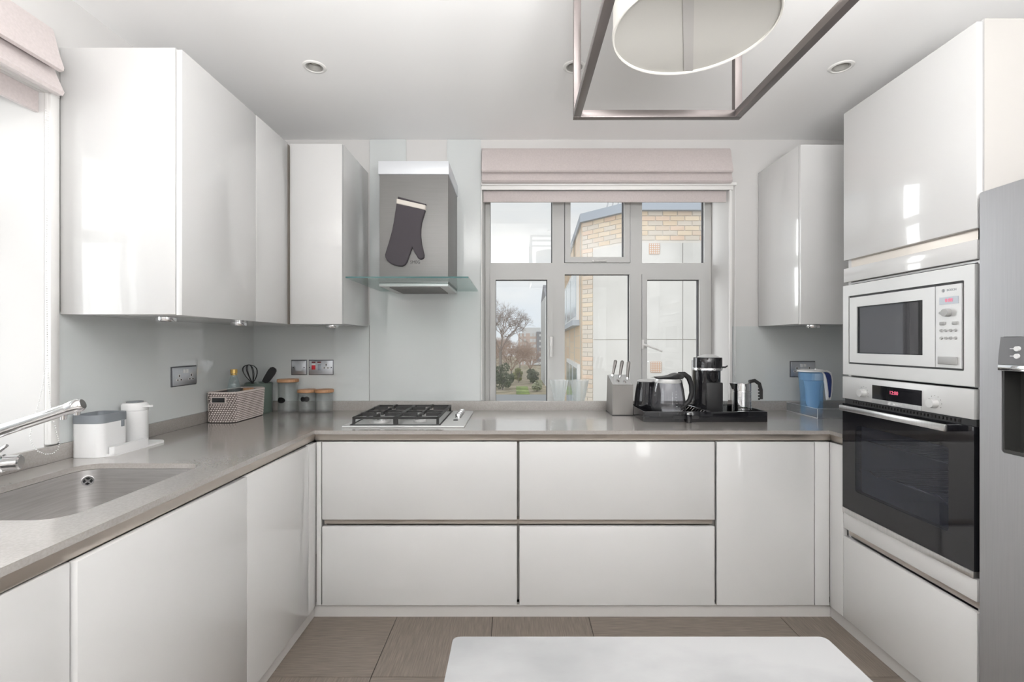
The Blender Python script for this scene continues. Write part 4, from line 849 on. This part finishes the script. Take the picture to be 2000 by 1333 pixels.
# back wall blind
zA = hz(1.143)
rb = thing('roman_blind', 'pale pink roman blind gathered in folds above the back window', 'blind', (.54, YB-.05, hz(.93)))
def fold_b(prof, x0, x1): return prism(nb(), [(YB-d, hz(h)) for d, h in prof], x0, x1, 'yz')
fin('fold', fold_b([(.001, 1.143), (.040, 1.143), (.055, 1.125), (.070, 1.06), (.088, 1.000), (.084, .992), (.072, .988), (.050, 1.02), (.001, 1.03)], WX0+.002, WX1-.008), 'blind', rb, ang=50)
fin('fold', fold_b([(.001, 1.028), (.048, 1.018), (.062, .985), (.075, .945), (.068, .936), (.050, .933), (.045, .952), (.001, .952)], WX0+.002, WX1-.006), 'blind', rb, ang=50)
fin('cord', tube(nb(), [(1.302, YB-.03, hz(.93)), (1.302, YB-.022, hz(.3)), (1.306, YB-.025, hz(-.18)), (1.300, YB-.03, hz(-.20)), (1.296, YB-.025, hz(-.18)), (1.302, YB-.022, hz(.3))], .0013, 5), 'white_plastic', rb)
ib = thing('inner_blind', 'narrow mauve pink strip of inner blind under the back window head', 'blind', (.54, YB+.03, hz(.86)))
fin('cloth', bx(WX0+.006, WX1-.006, YB+.012, YB+.022, hz(.848), CH+.93, bev=.001), 'blind', ib); fin('bottom_bar', bx(WX0+.006, WX1-.006, YB+.010, YB+.024, hz(.843), hz(.848)), 'blind', ib)
# left wall blind
lb = thing('roman_blind', 'pale pink roman blind gathered above the left wall window', 'blind', (XL+.05, .7, hz(.80)))
def fold_l(prof, y0, y1): return prism(nb(), [(XL+d, hz(h)) for d, h in prof], y0, y1, 'xz')
fin('fold', fold_l([(.001, 1.012), (.072, 1.012), (.077, 1.0), (.092, .94), (.110, .885), (.108, .875), (.095, .872), (.06, .905), (.001, .91)], LY0-.05, 1.53), 'blind', lb, ang=50)
fin('fold', fold_l([(.045, .908), (.060, .903), (.078, .86), (.100, .812), (.094, .802), (.075, .802), (.045, .83)], LY0-.04, 1.542), 'blind', lb, ang=50)
il = thing('inner_blind', 'mauve pink strip of inner blind at the head of the left window', 'blind', (XL-.02, .7, hz(.76)))
fin('cloth', bx(XL-.024, XL-.012, LY0+.01, 1.570, hz(.762), LZ1-.001, bev=.001), 'blind', il)
# bead chain
def chain(pts, step=.0065, r=.0021):
    b = nb(); P = [Vector(p) for p in pts]; acc = 0
    for a, e in zip(P, P[1:]):
        L = (e-a).length; s = acc
        while s < L:
            q = a+(e-a)*(s/L); bmesh.ops.create_icosphere(b, subdivisions=1, radius=r, matrix=Matrix.Translation(q)); s += step
        acc = s-L
    return b
def cpt(px, py, X=-1.535): Y = -X*928/(1005-px); return (X, Y, CH-(py-670)*Y/928)
lp = [(89, 215), (90, 400), (91, 540), (92, 690), (86, 740), (75, 790), (64, 830), (58, 850), (62, 868), (74, 882), (90, 888), (104, 886), (113, 878), (116, 866), (112, 850), (103, 815), (97, 780), (94, 740), (92, 690), (89, 540), (93, 400), (94, 215)]
fin('bead_chain', chain([cpt(*p) for p in lp], .0075, .0023), 'white_plastic', lb)
# ================================================================== DOWNLIGHTS
labs = ['white recessed ceiling downlight above the left wall cabinets', 'white recessed ceiling downlight behind the lantern frame', 'white recessed ceiling downlight near the oven housing']
for i, (x, y) in enumerate(DL):
    t = thing('downlight', labs[i], 'light', (x, y, ZC-.004), 'recessed ceiling downlights')
    fin('bezel', lathe(nb(), [(.036, ZC-.001), (.036, ZC-.004), (.040, ZC-.006), (.048, ZC-.004), (.051, ZC-.0005)], x, y, 40), 'lamp_white', t)
    fin('inner_ring', lathe(nb(), [(.035, ZC+.0), (.035, ZC-.003), (.029, ZC-.001), (.027, ZC+.012), (.027, ZC+.03), (.035, ZC+.03)], x, y, 36), 'lamp_ring', t)
    fin('bulb', lathe(nb(), [(0, ZC+.016), (.020, ZC+.018), (.0255, ZC+.024), (.0255, ZC+.05), (0, ZC+.05)], x, y, 28), 'lamp_glass', t)
# ================================================================== LANTERN PENDANT
ln = thing('lantern_pendant', 'bronze box frame lantern pendant with pale drum shade', 'pendant light', (.40, 1.085, ZC))
LX0, LX1 = at(1119, 0, 1.32)[0], at(1443, 0, 1.32)[0]; LYa, LYb = .79, 1.32; LZ0_, LZ1_ = CH+(670-233)*1.314/928, CH+1.10; w = .0195
def bar(p, q):
    x0, x1 = sorted((p[0], q[0])); y0, y1 = sorted((p[1], q[1])); z0, z1 = sorted((p[2], q[2]))
    return bx(x0-(0 if x1-x0 > .1 else w/2), x1+(0 if x1-x0 > .1 else w/2), y0-(0 if y1-y0 > .1 else w/2), y1+(0 if y1-y0 > .1 else w/2), z0-(0 if z1-z0 > .1 else w/2), z1+(0 if z1-z0 > .1 else w/2), bev=.0008)
X_ = (LX0+w/2, LX1-w/2); Y_ = (LYa+w/2, LYb-w/2); Z_ = (LZ0_+w/2, LZ1_)
for z in Z_:
    for y in Y_: fin('frame_bar', bar((X_[0]-w/2, y, z), (X_[1]+w/2, y, z)), 'bronze', ln)
    for x in X_: fin('frame_bar', bar((x, Y_[0]+w/2+.0002, z), (x, Y_[1]-w/2-.0002, z)), 'bronze', ln)
for x in X_:
    for y in Y_: fin('frame_post', bar((x, y, Z_[0]+w/2+.0002), (x, y, Z_[1]-w/2-.0002)), 'bronze', ln)
cx, cy = .408, 1.085; zs = CH+.713
fin('cross_bar', bx(X_[0]+w/2, X_[1]-w/2, cy-.01, cy+.01, LZ1_-.01, LZ1_+.01), 'bronze', ln)
fin('stem', cyl(nb(), (cx, cy, zs+.22), (cx, cy, ZC-.02), .008), 'bronze', ln)
fin('ceiling_rose', lathe(nb(), [(0, ZC-.001), (.06, ZC-.001), (.06, ZC-.018), (.03, ZC-.03), (0, ZC-.03)], cx, cy, 32), 'bronze', ln)
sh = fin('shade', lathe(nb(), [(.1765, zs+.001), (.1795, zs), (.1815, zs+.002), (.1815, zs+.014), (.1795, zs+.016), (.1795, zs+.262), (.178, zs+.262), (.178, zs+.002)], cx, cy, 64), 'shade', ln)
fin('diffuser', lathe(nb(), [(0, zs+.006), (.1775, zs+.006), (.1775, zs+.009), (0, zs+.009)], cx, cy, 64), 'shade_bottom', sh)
mat('seam', (.40, .385, .37), .8)
fin('seam', prism(nb(), [(.366*y+.012*s_, y) for y, s_ in ((cy-.165, -1), (cy+.166, -1), (cy+.166, 1), (cy-.165, 1))], zs+.0035, zs+.0058, 'xy'), 'seam', sh)
# ================================================================== TABLE
tb = thing('marble_table', 'rectangular table with white marble top in the foreground', 'table', (.216, .06, 0))
TB0, TB1, TBY = -.106, .539, .824
fin('tabletop', prism(nb(), rrect(TB0, TB1, -.72, TBY, .012, 5), .730, .750, 'xy'), 'marble', tb)
for x in (TB0+.05, TB1-.05):
    for y in (-.66, TBY-.06): fin('leg', cyl(nb(), (x, y, 0), (x, y, .7295), .016, .016, 16), 'bronze', tb)
for y in (-.66, TBY-.06): fin('rail', bx(TB0+.067, TB1-.067, y-.012, y+.012, .705, .7295), 'bronze', tb)
# ================================================================== OUTSIDE: NEIGHBOURING BUILDING
GZ = -3.0
struct('ground', bx(-70, 70, YB+.31, 150, GZ-.3, GZ), 'scrub', loc=(0, 60, GZ))
fin('road', bx(-60, -.2+3.2, 30, 39, GZ+.001, GZ+.01), 'asphalt', None, 'grey asphalt road seen low in the left window pane', 'road')
fin('lawn', bx(.15, 1.25, 39.2, 46, GZ+.001, GZ+.05), 'grass', None, 'patch of bright green grass beyond the road', 'grass')
nbld = thing('neighbour_building', 'yellow brick neighbouring building with pale rendered side panels', 'building', (1.147, 8, GZ))
Ac = Vector((1.147, 8.0)); dA = Vector((.0509, 1)).normalized(); dB = Vector((.93, -1)).normalized()*1.0
dB = Vector((.6806, -.7326)); 
dB = (Vector((1.82, 7.28))-Ac).normalized(); LB = (Vector((1.82, 7.28))-Ac).length; Bc = Vector((1.82, 7.28)); Cc = Vector((5.5, 7.28)); Ae = Ac+dA*21
TOP = hz(2.02); EDGE = hz(1.528)
core = [tuple(Ac), tuple(Bc), tuple(Cc), (5.5, 29), tuple(Ae)]
def shrink(P, o):
    return [(Ac.x+o*.9, Ac.y+o*.2), (Bc.x+o*.1, Bc.y+o), (Cc.x, Cc.y+o), (5.5, 29), (Ae.x+o, Ae.y)]
fin('wall', prism(nb(), core, GZ, TOP, 'xy'), 'mortar', nbld, smooth=False)
nA = Vector((-dA.y, dA.x)); o_ = nA*.012
mloc = fin('brick_face', prism(nb(), [tuple(Ac+nA*.001), tuple(Ac+o_), tuple(Ae+o_), tuple(Ae+nA*.001)], GZ, TOP, 'xy'), 'brickwall', nbld, smooth=False)
fin('coping', prism(nb(), [tuple(Ac+nA*.05+Vector((0, -.05))), tuple(Bc+Vector((-.03, -.07))), (5.5, 7.21), (5.5, 29), tuple(Ae+nA*.05)], TOP+.0, TOP+.14, 'xy'), 'coping', nbld, smooth=False)
bmesh_b = []
for i in range(5):
    me = bpy.data.meshes.new('brick'); b = bx(-.1065, .1065, -.012, 0, -.0325, .0325, bev=.003, seg=1); b.to_mesh(me); b.free(); me.materials.append(M['brick_%d' % i]); bmesh_b.append(me)
hm = bpy.data.meshes.new('brick'); b = bx(-.051, .051, -.012, 0, -.0325, .0325, bev=.003, seg=1); b.to_mesh(hm); b.free(); hm.materials.append(M['brick_4'])
base = Vector((1.147, 8, GZ))
def brick(P, ang, z, me):
    o = bpy.data.objects.new('brick', me); C.objects.link(o); o.parent = nbld; o.location = Vector((P.x, P.y, z))-base; o.rotation_euler = (0, 0, ang)
angB = math.atan2(dB.y, dB.x)
zz = TOP-.0375-.002; k = 0
while zz > EDGE+.03:
    off = .1125 if k % 2 else 0
    u = .11-off
    while u < LB-.05:
        if u > .1: brick(Ac+dB*u, angB, zz, random.choice(bmesh_b))
        elif u > -.06: brick(Ac+dB*.055, angB, zz, hm)
        u += .225
    u = .11-off+.1125*0
    while u < 1.35:
        if u > .1: brick(Bc+Vector((u, 0)), 0, zz, random.choice(bmesh_b))
        elif u > -.06: brick(Bc+Vector((.055, 0)), 0, zz, hm)
        u += .225
    zz -= .075; k += 1
while zz > hz(-1.6):                    # pier at the corner, one and a half bricks wide
    if k % 2: brick(Ac+dB*.055, angB, zz, hm); brick(Ac+dB*.165, angB, zz, hm)
    else: brick(Ac+dB*.11, angB, zz, random.choice(bmesh_b))
    zz -= .075; k += 1
# rendered panels
pr0 = Ac+dB*.235; nB = Vector((dB.y, -dB.x)); 
if nB.y > 0: nB = -nB
J = hz(.05)
for z0, z1 in ((GZ, J-.006), (J+.006, EDGE)):
    fin('render_panel', prism(nb(), [tuple(pr0+nB*.001), tuple(pr0+nB*.02), tuple(Bc+nB*.02+Vector((-.001, 0))), tuple(Bc+nB*.001)], z0, z1, 'xy'), 'render', nbld, smooth=False)
    for x0_, x1_ in ((1.822, 2.566), (2.574, 4.2)):
        fin('render_panel', bx(x0_, x1_, 7.255, 7.279, z0, z1), 'render', nbld, smooth=False)
for h, pxc in ((1.436, 1278), (-.37, 1281)):
    xc = at(pxc, 0, 7.25)[0]; zc_ = hz(h); q = fin('air_brick', bx(xc-.08, xc+.08, 7.240, 7.254, zc_-.08, zc_+.08), 'terracotta', nbld)
    b = nb()
    for i in range(5):
        for j in range(5): a_ = xc-.064+i*.032; c_ = zc_-.064+j*.032; box(b, a_-.010, a_+.010, 7.2385, 7.2399, c_-.010, c_+.010)
    fin('air_holes', b, 'render', q)
# windows on the receding brick face
def winA(t0, t1, z0, z1, nm='window'):
    def pt(t, o): v = Ac+dA*t+nA*o; return (v.x, v.y)
    w_ = fin(nm, prism(nb(), [pt(t0, .013), pt(t0, .06), pt(t1, .06), pt(t1, .013)], z0, z1, 'xy'), 'pvc', nbld, smooth=False)
    n = 3
    for i in range(n):
        a_, c_ = t0+(t1-t0)*i/n+.12, t0+(t1-t0)*(i+1)/n-.06
        fin('pane', prism(nb(), [pt(a_, .0605), pt(a_, .066), pt(c_, .066), pt(c_, .0605)], z0+.08, z1-.08, 'xy'), 'flat_sky', w_, smooth=False)
    fin('sill', prism(nb(), [pt(t0-.1, .013), pt(t0-.1, .14), pt(t1+.1, .14), pt(t1+.1, .013)], z0-.10, z0-.001, 'xy'), 'coping', w_, smooth=False)
mat('flat_sky', (.45, .52, .56), .05)
winA(.55, 5.0, hz(.41), hz(1.40)); winA(.35, 3.6, hz(-1.6), hz(-.38))
b = nb()
for px0, px1 in ((1184, 1191), (1196, 1197), (1204, 1213)):
    a_ = at(px0-2, 408, 7.9); c_ = at(px1, 385, 7.9); tube(b, [(a_[0], 7.9, TOP+.1), (c_[0]+.05, 7.9, c_[1]+.3)], .012, 6)
fin('roof_rails', b, 'flat_white', nbld)
# second taller block further along the street
nb2 = thing('far_terrace', 'grey sliver of a farther terrace beyond the brick building', 'building', (3.7, 52, GZ))
fin('wall', bx(3.05, 9, 47, 55, GZ, hz(4.6)), 'flat_white', nb2, smooth=False)
fin('roof', prism(nb(), [(47, hz(4.6)), (55, hz(4.6)), (51, hz(6.2))], 3.05, 9, 'yz'), 'flat_grey', nb2, smooth=False)
# distant flats
fl = thing('apartment_block', 'distant block of flats with white window bands behind bare trees', 'building', (3.5, 92, GZ))
def fx(px, Y=90): return (px-1005)*Y/928
fin('wall', bx(fx(1013), fx(1048), 90, 100, GZ, hz(1.8)), 'flat_pink', fl, smooth=False)
fin('roof_storey', bx(fx(1021), fx(1056), 90.5, 99, hz(1.801), hz(2.9)), 'flat_white', fl, smooth=False)
fin('stair_tower', bx(fx(1048)+.001, fx(1064), 89.5, 99.5, GZ, hz(2.1)), 'flat_grey', fl, smooth=False)
for r_ in range(6):
    z = hz(1.5-r_*1.06)
    for px0, px1 in ((1035, 1040.5), (1041.5, 1047), (1023, 1027), (1016, 1019)):
        fin('window', bx(fx(px0), fx(px1), 89.95, 89.999, z-.3, z+.32), 'flat_white', fl, smooth=False)
    fin('window', bx(fx(1053), fx(1057), 89.44, 89.499, z-.28, z+.1), 'flat_white', fl, smooth=False)
fin('balcony_band', bx(fx(1034), fx(1062), 89.2, 89.49, hz(-4.1), hz(-3.6)), 'flat_white', fl, smooth=False)
# ---- trees and shrubs
def tree(name, lab, x, y, h, r, m, tm='twig', levels=6, spread=.55, grp='bare trees beyond the road', seed=1, n0=5, trunk=.35):
    rnd = random.Random(seed); t = thing(name, lab, 'tree', (x, y, GZ), grp); bt_ = nb(); bc_ = nb()
    def seg(bm_, p, q, r0, r1):
        d = (q-p).normalized(); s = d.orthogonal().normalized(); u = d.cross(s); A = []; B = []
        for k in range(3):
            a = 2*PI*k/3; v = s*math.cos(a)+u*math.sin(a); A.append(bm_.verts.new(p+v*r0)); B.append(bm_.verts.new(q+v*r1))
        for k in range(3): bm_.faces.new((A[k], A[(k+1) % 3], B[(k+1) % 3], B[k]))
    top = Vector((x, y, GZ+h*trunk)); cyl(bt_, (x, y, GZ), top, h*.022, h*.015, 10)
    def grow(p, d, L, rad, lev):
        q = p+d*L; seg(bc_, p, q, rad, rad*.65)
        if lev == 0: return
        for _ in range(3 if lev > 1 else 4):
            nd = (d+Vector((rnd.gauss(0, spread), rnd.gauss(0, spread), rnd.gauss(.08, spread*.7)))).normalized(); grow(p+d*L*rnd.uniform(.55, 1), nd, L*rnd.uniform(.62, .82), rad*.62, lev-1)
    for i in range(n0):
        a = 2*PI*i/n0; grow(top, Vector((math.cos(a)*r*.5, math.sin(a)*r*.5, 1)).normalized(), h*(1-trunk)*.34, h*.010, levels-1)
    fin('trunk', bt_, 'bark', t, smooth=False); fin('branches', bc_, tm, t, smooth=False)
tree('bare_tree', 'tall bare grey tree at the left of the lower left pane', -1.55, 52, 9.4, 1.0, 'bark', seed=3, levels=7)
for x, y, h, sd, lb_ in ((-3.4, 68, 6.0, 5, 'short reddish bare tree behind the dark bush at the left pane edge'), (-.4, 60, 5.6, 6, 'short reddish bare tree left of the flats, nearest of its row'), (.9, 80, 5.8, 7, 'small reddish bare tree right in front of the pink flats'),
                    (2.2, 66, 5.0, 8, 'small reddish bare tree in front of the grey stair tower'), (-3.0, 98, 7.0, 9, 'farthest reddish bare tree on the skyline left of the flats')):
    tree('bare_tree', lb_, x, y, h, 1.3, 'bark', 'twig_brown', seed=sd, levels=6, spread=.6, trunk=.12, n0=8)
def bush(lab, x, y, r, h, m, n=900, seed=1):
    rnd = random.Random(seed); t = thing('bush', lab, 'bush', (x, y, GZ), 'bushes beyond the road'); b = nb()
    lobes = [Vector((x+rnd.uniform(-.55, .55)*r, y+rnd.uniform(-.55, .55)*r, GZ+h*rnd.uniform(.2, .82))) for _ in range(11)]; lr = [r*rnd.uniform(.28, .5) for _ in lobes]
    for i in range(n):
        k = rnd.randrange(11); dv = Vector((rnd.gauss(0, 1), rnd.gauss(0, 1), rnd.gauss(0, 1))).normalized(); c = lobes[k]+dv*lr[k]*rnd.uniform(.7, 1.1)
        if c.z < GZ+.05: c.z = GZ+.05+rnd.uniform(0, .2)
        u = Vector((rnd.gauss(0, 1), rnd.gauss(0, 1), rnd.gauss(0, 1))).normalized(); v = u.orthogonal().normalized(); s = rnd.uniform(.05, .11)
        vs = [b.verts.new(c+u*s), b.verts.new(c+v*s*.6), b.verts.new(c-u*s), b.verts.new(c-v*s*.6)]; b.faces.new(vs)
    fin('foliage', b, m, t, smooth=False)
    b = nb()
    for i in range(5): a = i*1.25; tube(b, [(x, y, GZ), (x+r*.4*math.cos(a), y+r*.4*math.sin(a), GZ+h*.7)], .03, 5)
    fin('stems', b, 'bark', t, smooth=False)
bush('big dark evergreen bush at the left of the lower left pane', -1.08, 43, .95, 2.6, 'leaf_dark', 2600, 1)
bush('dark bush in front of the flats right of the lawn', 1.9, 49.5, .65, 1.9, 'leaf_dark', 1500, 2)
bush('olive green bush behind the bright lawn', .45, 50.5, .6, 1.8, 'leaf_olive', 1300, 3)
bush('pale straggly bush beside the road at the pane\'s right edge', 1.95, 41.5, .55, 1.0, 'leaf_pale', 900, 4)
bush('low dark bush at the foot of the lawn, left side', -.35, 48, .4, 1.2, 'leaf_dark', 1200, 6)
